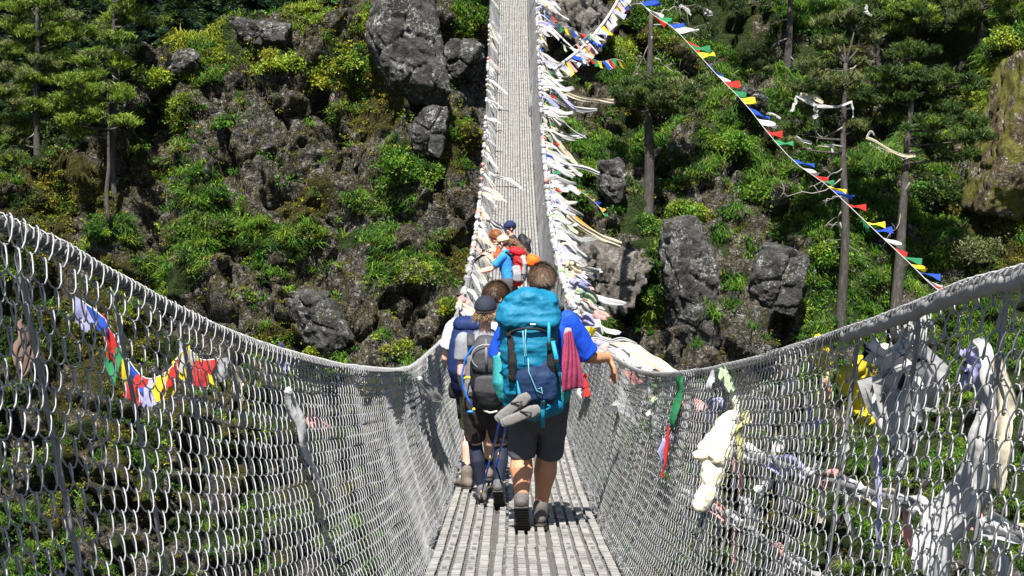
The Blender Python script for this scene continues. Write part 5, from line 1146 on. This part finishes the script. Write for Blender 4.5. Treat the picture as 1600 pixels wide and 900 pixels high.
px_scarf([(852,252),(858,262),(862,280),(872,296)],38,[5,7,8,5],'orange','tan strip hanging close to the right rail',n=16,m=6)
px_scarf([(760,268),(776,276),(797,281),(818,298)],38,[5,7,7,4],'white','longest white scarf of the left rail, blown across the deck slats',knotr=.06,n=22,m=7,fold=.6)
px_scarf([(763,343),(772,350),(783,358),(790,365)],30,[5,11,12,7],'white','white scarf fluttering over the left rail beside the navy cap',knotr=.05,n=16,m=7,fold=.5)
px_scarf([(768,42),(776,54),(785,66),(791,72)],53,[5,8,7,4],'white','white scarf at the top of the left rail, hanging over the slats',n=14,m=6)
px_scarf([(766,205),(772,222),(782,232),(794,236)],43,[4,6,6,4],'white','thin white scarf curling from the left rail over the slats, halfway up',n=14,m=6)
px_scarf([(832,120),(830,145),(827,180),(829,215)],45,[4,6,7,3],'white','thin white scarf hanging inside the right side mesh high up',n=14,m=6)
# cloths near the tall man's hand
px_scarf([(893,492),(907,500),(918,503),(930,506)],15.5,[8,24,26,12],'lavender','pale violet cloth folded over the right rail above the blue sleeve',n=16,m=10,fold=.5)
px_scarf([(897,515),(910,522),(920,530)],14.8,[10,22,26],'lavender','pale violet cloth with a torn hole just below the first violet one',n=14,m=10,fold=.6)
px_scarf([(915,516),(921,519),(926,523)],14.5,[14,20,20],'yellow','small yellow flag square beside the torn violet cloth',n=10,m=6,fold=.3)
px_scarf([(905,538),(930,528),(955,534),(975,530),(995,537)],14,[5,9,8,6,4],'white','uppermost white scarf blown out over the rail by the tall man\'s hand',n=22,m=8,fold=.6)
px_scarf([(915,530),(935,545),(958,556),(985,556)],14,[6,10,12,7],'grey','grey twisted scarf blown out over the rail by the tall man\'s hand',n=22,m=8,fold=.6)
px_scarf([(950,540),(968,545),(985,553)],14,[10,14,10],'white','short white scarf end curling above the printed white banner',n=16,m=8,fold=.6)
mb=MB(); ribbon(mb,[P(928,545,13.4),P(950,557,13.4),P(968,566,13.4),P(986,574,13.4)],[.08,.11,.12,.12],'white',side=(0,0,1),fold=.10,n=16,m=8); ribbon(mb,[P(971.5,567.5,13.38),P(974.5,568.5,13.38)],[.10,.10],'brown',side=(0,0,1),fold=.02,n=4,m=4)
tag(mb.obj('banner',CL),'white cloth banner with a dark printed bar, blown out beside the tall man\'s hand','banner')
px_scarf([(985,572),(998,580),(1012,584)],12.6,[3,5,3],'white','thin white string end lying on the rail just past the hand',n=10,m=4)
for (a,col,lab) in ((((905,455),(918,462),(930,470)),'palegreen','pale green cloth folded over the right rail beside the wrinkled boulder'),(((903,470),(915,478),(928,490)),'white','white cloth folded over the right rail left of the dark hollow'),(((896,440),(906,446),(918,452)),'lavender','pale violet cloth bundle on the right rail beside the wrinkled boulder'),(((885,412),(897,420),(905,428)),'cream','cream cloth bundle on the right rail left of the small flag string')):
    px_scarf(list(a),19,[14,24,18],col,lab,n=12,m=9,fold=.5,knotr=.05)
# --- strings of prayer flags
CORD=plain('thin pale cord',(.45,.44,.42),.8)
def flag_string(pts,Ds,size,label,colours,nfl=None,group=None,dirv=(.75,-.2,-.75),cordr=.006,seed=1,skip=(),cat='prayer flags',shape='tri',name='flag_string'):
    r_=np.random.default_rng(seed); pts3=[P(x,y,d) for (x,y),d in zip(pts,Ds)]; n_=60; p_=smooth_path(pts3,n_); root=empty(name,pts3[0],label,cat,group)
    v,q,t_=tube(p_[::2],cordr,5); MB().add(v,q,t_).obj('cord',CORD,root)
    s_=np.r_[0,np.cumsum(np.linalg.norm(np.diff(p_,axis=0),axis=1))]; n2=nfl or int(s_[-1]/(np.mean(size)*1.15))
    for k_ in range(n2):
        if k_ in skip: continue
        t=(k_+.5)/n2; c=np.array([np.interp(t*s_[-1],s_,p_[:,j]) for j in range(3)]); c2=np.array([np.interp(min(1,t+.6/n2)*s_[-1],s_,p_[:,j]) for j in range(3)])
        e=norm(c2-c); z=np.interp(t,[0,1],size); d=norm(np.array(dirv)+r_.normal(size=3)*.22); hw=z*.46
        U,Vv=np.meshgrid(np.linspace(-1,1,6),np.linspace(0,1,6)); tp=1-.55*Vv*r_.uniform(.3,1); nn=norm(np.cross(e,d))
        G_=c+e*(U*hw*tp)[...,None]+d*(Vv*z*r_.uniform(.75,1.05))[...,None]+nn*((np.sin(U*2.5+r_.uniform(0,6)+Vv*3)*Vv*z*.16))[...,None]+e*(Vv**2*z*r_.uniform(-.3,.3))[...,None]
        i=(np.arange(5)[:,None]*6+np.arange(5)[None]).ravel(); mb=MB(); mb.add(G_,np.stack([i,i+1,i+7,i+6],-1),None,np.asarray(COLS[colours[k_%len(colours)]])*r_.uniform(.8,1.05))
        mb.obj('flag',CL,root)
    return root
FIVE=['blue','white','red','green','yellow']
sp=[(1000,2),(1021,24),(1050,42),(1085,78),(1125,122),(1165,163),(1205,214),(1245,256),(1285,284),(1310,306),(1350,344),(1385,377),(1425,415),(1452,442),(1478,462)]
flag_string(sp,np.linspace(60,23,len(sp)),(.80,.34),'long string of blue, white, red, green and yellow flags slanting down across the right slope',['blue','white','red','green','yellow'],nfl=40,seed=4,skip=(19,26),dirv=(.95,-.1,-.35),cordr=.010)
sp=[(866,108),(885,94),(905,78),(925,58),(945,33),(960,10),(972,-14)]
flag_string(sp,np.linspace(48,60,len(sp)),(.55,.62),'thick white rope hung with faded flags rising from the right rail to the trees',['white','cream','lavender','white','yellow','pink','white','blue'],nfl=34,seed=5,cordr=.06,dirv=(.7,-.1,-.7))
flag_string([(905,84),(925,92),(940,96),(960,92),(975,96)],[50,50.5,51,52,52],(.36,.36),'short string of white, red, green, yellow and blue flags right of the thick rope',['white','red','green','yellow','blue'],nfl=9,seed=6,dirv=(.5,-.1,-.8))
flag_string([(850,4),(862,24),(875,38),(893,46),(910,53),(928,58),(940,66)],[50,50.5,51,52,53,54,55],(.36,.4),'string of small flags crossing in front of the brown boulder at the top',['white','red','green','yellow','blue','white','red','green'],nfl=11,seed=7,dirv=(.5,-.1,-.8))
flag_string([(876,66),(890,74),(905,66),(925,50)],[49,50,51,53],(.3,.3),'short string of faded flags tied across to the thick rope',['palegreen','white','pink','white','blue'],nfl=6,seed=8)
flag_string([(866,392),(876,399),(888,406),(900,414),(918,424)],[27,26.6,26.2,25.8,25.4],(.13,.15),'short bright string of small flags over the right rail beside the wrinkled boulder',['blue','white','red','white','yellow','blue','red'],nfl=9,seed=9,dirv=(.8,-.1,-.35))
flag_string([(878,416),(890,420),(905,424),(920,430)],[25,24.8,24.6,24.5],(.12,.14),'second short string of small flags, just under the first over the right rail',['red','white','green','yellow','white','palegreen','blue'],nfl=7,seed=10,dirv=(.8,-.1,-.35))
flag_string([(876,282),(890,290),(905,298),(922,310),(935,322),(945,338)],[40]*6,(.12,.14),'thin trailing string of tiny flags flying from the right rail above the cream scarf',['red','yellow','blue','white','orange','green','yellow'],nfl=13,seed=11,dirv=(.7,-.1,-.1))
for i,(y0_,y1_,off,sag) in enumerate(((58,50,.25,.25),(50,43,.3,.3),(44,38,.25,.25),(38,33,.2,.2),(61,54,.6,.4))):
    a=rail(y0_,1); b=rail(y1_,1); q=[a,a*.7+b*.3+np.array([off,0,-sag]),a*.35+b*.65+np.array([off*1.15,0,-sag*1.2]),b+np.array([.02,0,0])]
    pq=[proj(x) for x in q]; flag_string([(x[0],x[1]) for x in pq],[x[2] for x in pq],(.24,.2),'string of small coloured flags tangled among the scarves of the right rail',['blue','white','red','white','green','yellow','lavender'],nfl=14,group='flag strings tangled along the right rail',seed=20+i,dirv=(.85,-.2,-.55))
# --- behind the left mesh
flag_string([(128,470),(165,500),(190,545),(225,590),(262,580),(290,545),(315,562),(345,560)],[6.2]*8,(.13,.12),'string of bright coloured flags sagging outside the left mesh',['lavender','blue','white','red','red','green','yellow','yellow','blue','red','lavender','yellow','red','red','yellow','white','yellow','red','white'],nfl=19,seed=31,dirv=(.1,-.1,-1),cordr=.003)
def near(px_pts,s,off,wd,col,label,**k_):
    q=[FP(x,y,s,off) for x,y in px_pts]; D=np.mean([proj(x)[2] for x in q]); return scarf('scarf' if not k_.get('group') else 'rag',q,[w_*D/F*min(D/.9,3.6)*.62 for w_ in wd],col,label,side=(0.15,1,0),nf=3.2,**k_)
near([(85,500),(105,535),(128,565)],-1,.35,[25,40,16],'palegreen','faded green cloth outside the left mesh, left of the coloured flags',n=18,m=12,fold=.5,ragged=.03)
near([(100,525),(120,545),(125,590)],-1,.3,[20,32,14],'paleyellow','faded yellow cloth outside the left mesh, left of the coloured flags',n=18,m=12,fold=.5,ragged=.03)
near([(212,505),(214,540),(208,582)],-1,.25,[9,20,9],'brown','brown twisted rag hanging outside the left mesh amid the bright flags',n=16,m=8,fold=.7)
near([(437,612),(448,650),(458,690),(478,735),(503,785)],-1,-.03,[14,20,14,9,3],'white','long frayed white rag hanging down the inside of the left mesh',n=30,m=10,fold=.6,ragged=.05,knotr=.014)
near([(395,578),(402,600),(408,628)],-1,.05,[10,22,12],'cream','cream rag outside the left mesh near the middle',n=14,m=10,fold=.6)
near([(452,540),(460,562),(466,582)],-1,.04,[10,16,8],'lavender','faded violet rag caught at the top of the left mesh',n=14,m=8,fold=.6)
near([(505,640),(512,655),(518,672)],-1,.05,[8,18,10],'pink','pink rag outside the left mesh near the middle',n=12,m=8,fold=.6)
near([(648,592),(660,606),(672,616),(682,628)],-1,-.04,[6,12,12,5],'white','small white scarf tied inside the left mesh nearest the hikers',n=16,m=7,fold=.5,knotr=.018)
near([(-5,440),(12,452),(22,470),(16,500)],-1,.12,[18,32,30,12],'brown','fuzzy brown cloth at the left edge of the picture',n=16,m=12,fold=.7,ragged=.02)
near([(18,470),(25,490),(30,520)],-1,.2,[20,26,14],'pink','pinkish cloth behind the brown one at the left edge',n=16,m=12,fold=.6)
# --- on and behind the right mesh
CRM=fabric('cream puffed cloth',(.60,.555,.43),.85,.12,9,.6); c_,D_=fence_hit(1120,690,1); u_=D_/F
def Q_(x,y,o=.12): return P(x,y,D_)-c_+np.array([0,-o,0])
sc=empty('scarf',c_,'large puffed cream scarf tied in a knot on the inside of the right mesh','scarf')
blob('cloth',[ring_tube([Q_(1146,612,.05),Q_(1146,624)],[7*u_,9*u_],[.018,.02],(1,0,0),14),ring_tube([Q_(1147,628),Q_(1141,640),Q_(1133,660),Q_(1118,684),Q_(1106,703),Q_(1102,709)],[4*u_,11*u_,20*u_,25*u_,27*u_,9*u_],[.02,.03,.045,.05,.045,.02],(1,0,.35),20),
  ell(Q_(1092,700),(14*u_,.03,7*u_)),ring_tube([Q_(1101,708),Q_(1108,722),Q_(1106,738),Q_(1103,748)],[8*u_,14*u_,14*u_,10*u_],[.02,.03,.03,.02],(1,0,0),16),ring_tube([Q_(1103,744),Q_(1100,756),Q_(1095,770),Q_(1086,778)],[9*u_,14*u_,15*u_,8*u_],[.02,.03,.025,.012],(1,0,0),16)],.006,CRM,sc,2,(.014,17,(1.3,1,.7),17))
near([(1150,640),(1148,670),(1138,720)],1,.04,[12,24,14],'paleyellow','yellow cloth hanging just behind the large puffed cream scarf',n=18,m=10,fold=.5)
near([(1072,588),(1063,620),(1055,655),(1050,668)],1,-.02,[12,14,10,6],'green','dark green twisted scarf hanging from the right rail, tied to a red one',n=20,m=7,fold=.8)
near([(1050,668),(1046,700),(1040,748)],1,-.02,[7,6,4],'red','thin red strip hanging from the end of the green scarf',n=16,m=5,fold=.8)
near([(1136,578),(1142,592),(1146,612)],1,-.01,[10,16,12],'palegreen','pale green rag tied at the right rail above the puffed scarf',n=12,m=8,fold=.6)
near([(1120,578),(1116,595),(1113,612)],1,-.01,[8,10,5],'white','white strip on the right rail just left of the pale green rag',n=12,m=6,fold=.7)
near([(918,585),(919,600),(922,618)],1,-.02,[5,7,6],'red','small red and white rag on the right mesh below the tall man\'s arm',n=12,m=6,fold=.5)
near([(913,590),(912,606),(914,622)],1,-.02,[4,7,4],'white','small white rag next to the red one below the tall man\'s arm',n=12,m=6,fold=.5)
near([(1275,530),(1270,548),(1276,572)],1,.01,[12,20,12],'yellow','bright yellow rag wrapped over the right rail',n=14,m=9,fold=.6)
near([(1305,572),(1298,600),(1290,640),(1285,660)],1,.07,[26,46,40,20],'yellow','yellow scarf hanging behind the right mesh under the rail',n=20,m=12,fold=.5)
near([(1252,590),(1245,615),(1236,642)],1,.08,[16,30,20],'paleyellow','smaller faded yellow cloth left of the yellow scarf behind the right mesh',n=18,m=10,fold=.5)
near([(1262,600),(1264,615),(1258,630)],1,.05,[10,16,10],'pink','pink rag between the two yellow cloths',n=10,m=8,fold=.5)
near([(1316,640),(1312,700),(1310,765)],1,.1,[16,20,18],'paleyellow','long yellow strip hanging low behind the right mesh',n=20,m=8,fold=.5)
near([(1345,560),(1350,600),(1352,640),(1358,690)],1,.07,[50,72,76,30],'white','broad crumpled white cloth behind the right mesh',n=26,m=16,fold=.5,ragged=.03)
near([(1415,490),(1400,520),(1395,548)],1,.03,[30,34,22],'white','white cloth wrapped under the right rail above the broad one',n=16,m=12,fold=.6)
near([(1455,545),(1460,600),(1452,680),(1432,760),(1415,830),(1405,910)],1,.09,[34,44,56,60,66,70],'white','very long white scarf hanging to the bottom behind the right mesh',n=40,m=16,fold=.5)
near([(1478,560),(1484,620),(1478,700),(1468,760)],1,.10,[20,34,34,20],'cream','cream netting cloth beside the very long white scarf',n=26,m=12,fold=.5)
near([(1466,545),(1470,575),(1468,600)],1,.06,[18,24,18],'lavender','fringed violet cloth at the top of the very long white scarf',n=16,m=10,fold=.6)
near([(1590,520),(1596,555),(1590,600)],1,.06,[24,40,14],'pink','faded red cloth at the right edge of the picture',n=16,m=10,fold=.5)
near([(1578,655),(1574,700),(1570,726)],1,.08,[14,30,16],'palegreen','pale green cloth hanging near the right edge',n=14,m=10,fold=.5)
near([(1600,845),(1575,868),(1550,905)],1,.06,[30,34,30],'lavender','dusty violet scarf slanting across the bottom right corner',n=16,m=10,fold=.5)
near([(1585,745),(1588,780),(1584,810)],1,.06,[8,10,8],'lavender','thin violet twist above the scarf of the bottom right corner',n=14,m=6,fold=.8)
near([(1328,690),(1326,720),(1330,800)],1,.07,[7,9,6],'lavender','thin violet twist hanging beside the long yellow strip',n=14,m=6,fold=.8)
for i,(x,y,c) in enumerate(((1215,600,'white'),(1180,640,'grey'),(1060,640,'pink'),(1200,700,'white'),(1245,740,'grey'),(1090,640,'lavender'),(1010,660,'white'),(1170,760,'white'),(985,620,'white'),(1032,700,'lavender'),(960,640,'white'),(1130,800,'white'),(1385,720,'white'),(1290,700,'white'),(1230,655,'lavender'),(1020,610,'palegreen'))):
    near([(x,y-16),(x+2,y),(x-3,y+22)],1,.03+.02*(i%3),[7,16+4*(i%3),7],c,f'small {NAMEC.get(c,c)} rag caught in the right mesh',n=10,m=7,fold=.6,group=f'small {NAMEC.get(c,c)} rags caught in the right mesh')
# white cloth wound round the nearest stretch of the right rail
yw=np.linspace(2.2,3.7,160); q=rail(yw,1)+np.stack([.002*np.sin(yw*40),0*yw,.002*np.cos(yw*40)-.016],-1); v,qq,t_=tube(q,.0165+.004*fbm(np.stack([yw*25,yw*0,yw*0],-1),3,3),12); v=v+norm(rng.normal(size=v.shape))*.002
tag(MB().add(v,qq,t_,np.asarray(COLS['white'])*.75).obj('cloth_wrap',CL),'white cloth wound tightly round the nearest stretch of the right rail','cloth wrap')
# guy cable outside the right side, wrapped in cloth
def guy(pxs,Ds,r,label,cols):
    q=smooth_path([P(x,y,d) for (x,y),d in zip(pxs,Ds)],30); root=empty('guy_cable',q[0],label,'guy cable'); v,qq,t_=tube(q,.02,7); MB().add(v,qq,t_).obj('cable',STEEL,root)
    for i in range(0,28,3):
        mb=MB(); k_=q[i:i+4]; ribbon(mb,k_+np.array([0,0,.0]),[r*1.4,r*2,r*1.4],cols[i%len(cols)],side=(0,.3,1),fold=.7,n=12,m=9); ribbon(mb,[k_[1],k_[1]+np.array([.02,0,-.15]),k_[1]+np.array([.03,.02,-.28])],[r,r*1.6,r],cols[(i+1)%len(cols)],side=(0,1,0),fold=.6,n=8,m=6); mb.obj('cloth_wrap',CL,root)
guy([(1140,700),(1260,738),(1345,765),(1440,792),(1520,815),(1625,842)],[9,8,7.4,6.8,6.3,5.8],.07,'side cable wrapped in white and pink cloth behind the right mesh',['white','pink','cream','lavender','white'])
guy([(1060,770),(1120,795),(1180,835),(1235,875),(1290,920)],[10,9.4,8.8,8.2,7.6],.06,'lower side cable wrapped in dull cloth behind the right mesh',['grey','white','pink','grey'])
# scarves caught in the trees
D5=ground(1309,515)-1
for pts,wd,c,lab in (([(1243,150),(1262,158),(1285,166),(1310,168),(1332,160)],[4,9,7,6,5],'white','white scarf slung like a hammock in the grey-trunked tree'),([(1245,152),(1242,162),(1236,175)],[6,8,4],'white','white rag hanging left of the hammock-like scarf'),([(1250,148),(1270,150),(1285,160)],[8,12,6],'cream','crumpled cream cloth heaped on the hammock-like scarf'),([(1272,168),(1278,178),(1270,182)],[8,10,8],'grey','grey rag under the hammock-like scarf'),([(1330,160),(1334,172),(1332,184)],[3,4,3],'white','thin white strip hanging at the right end of the hammock-like scarf'),([(1353,215),(1372,222),(1395,236),(1415,243),(1430,243)],[5,6,6,6,8],'cream','cream scarf strung from the leaning trunk\'s dead branch'),([(1355,214),(1360,206),(1366,210)],[4,5,4],'white','small white loop at the left end of the strung cream scarf'),([(1244,214),(1256,220),(1268,222)],[4,7,5],'white','white rag on the lowest crown branch of the grey-trunked tree'),([(1290,226),(1302,228),(1300,236)],[5,7,5],'white','white loop of cloth low on the grey-trunked tree'),([(1100,14),(1105,22),(1112,20)],[10,14,8],'white','white crumpled cloth in branches above the start of the long flag string'),([(1062,8),(1072,16),(1080,24)],[6,8,4],'white','thin white rag left of the crumpled cloth in the branches'),([(1272,418),(1274,424),(1272,430)],[5,7,5],'white','tiny pale cloth on the slope left of the grey trunk'),([(1355,8),(1352,18),(1362,24)],[8,9,5],'white','white cloth high in the bushy leaning pine'),([(965,-2),(976,8),(972,22),(964,20)],[10,12,10,6],'white','white cloth wound round the dark stump'),([(1190,176),(1205,178),(1220,184)],[4,6,3],'white','small white rag on the slope below the coloured flags')):
    d_=ground(*pts[0])-2 if pts[0][0]>1240 and pts[0][1]<260 else ground(*pts[0])-.5
    if 1230<pts[0][0]<1440 and pts[0][1]<250: d_=D5-.5
    px_scarf(pts,d_,[w_*1. for w_ in wd],c,lab,n=16,m=6,fold=.6)
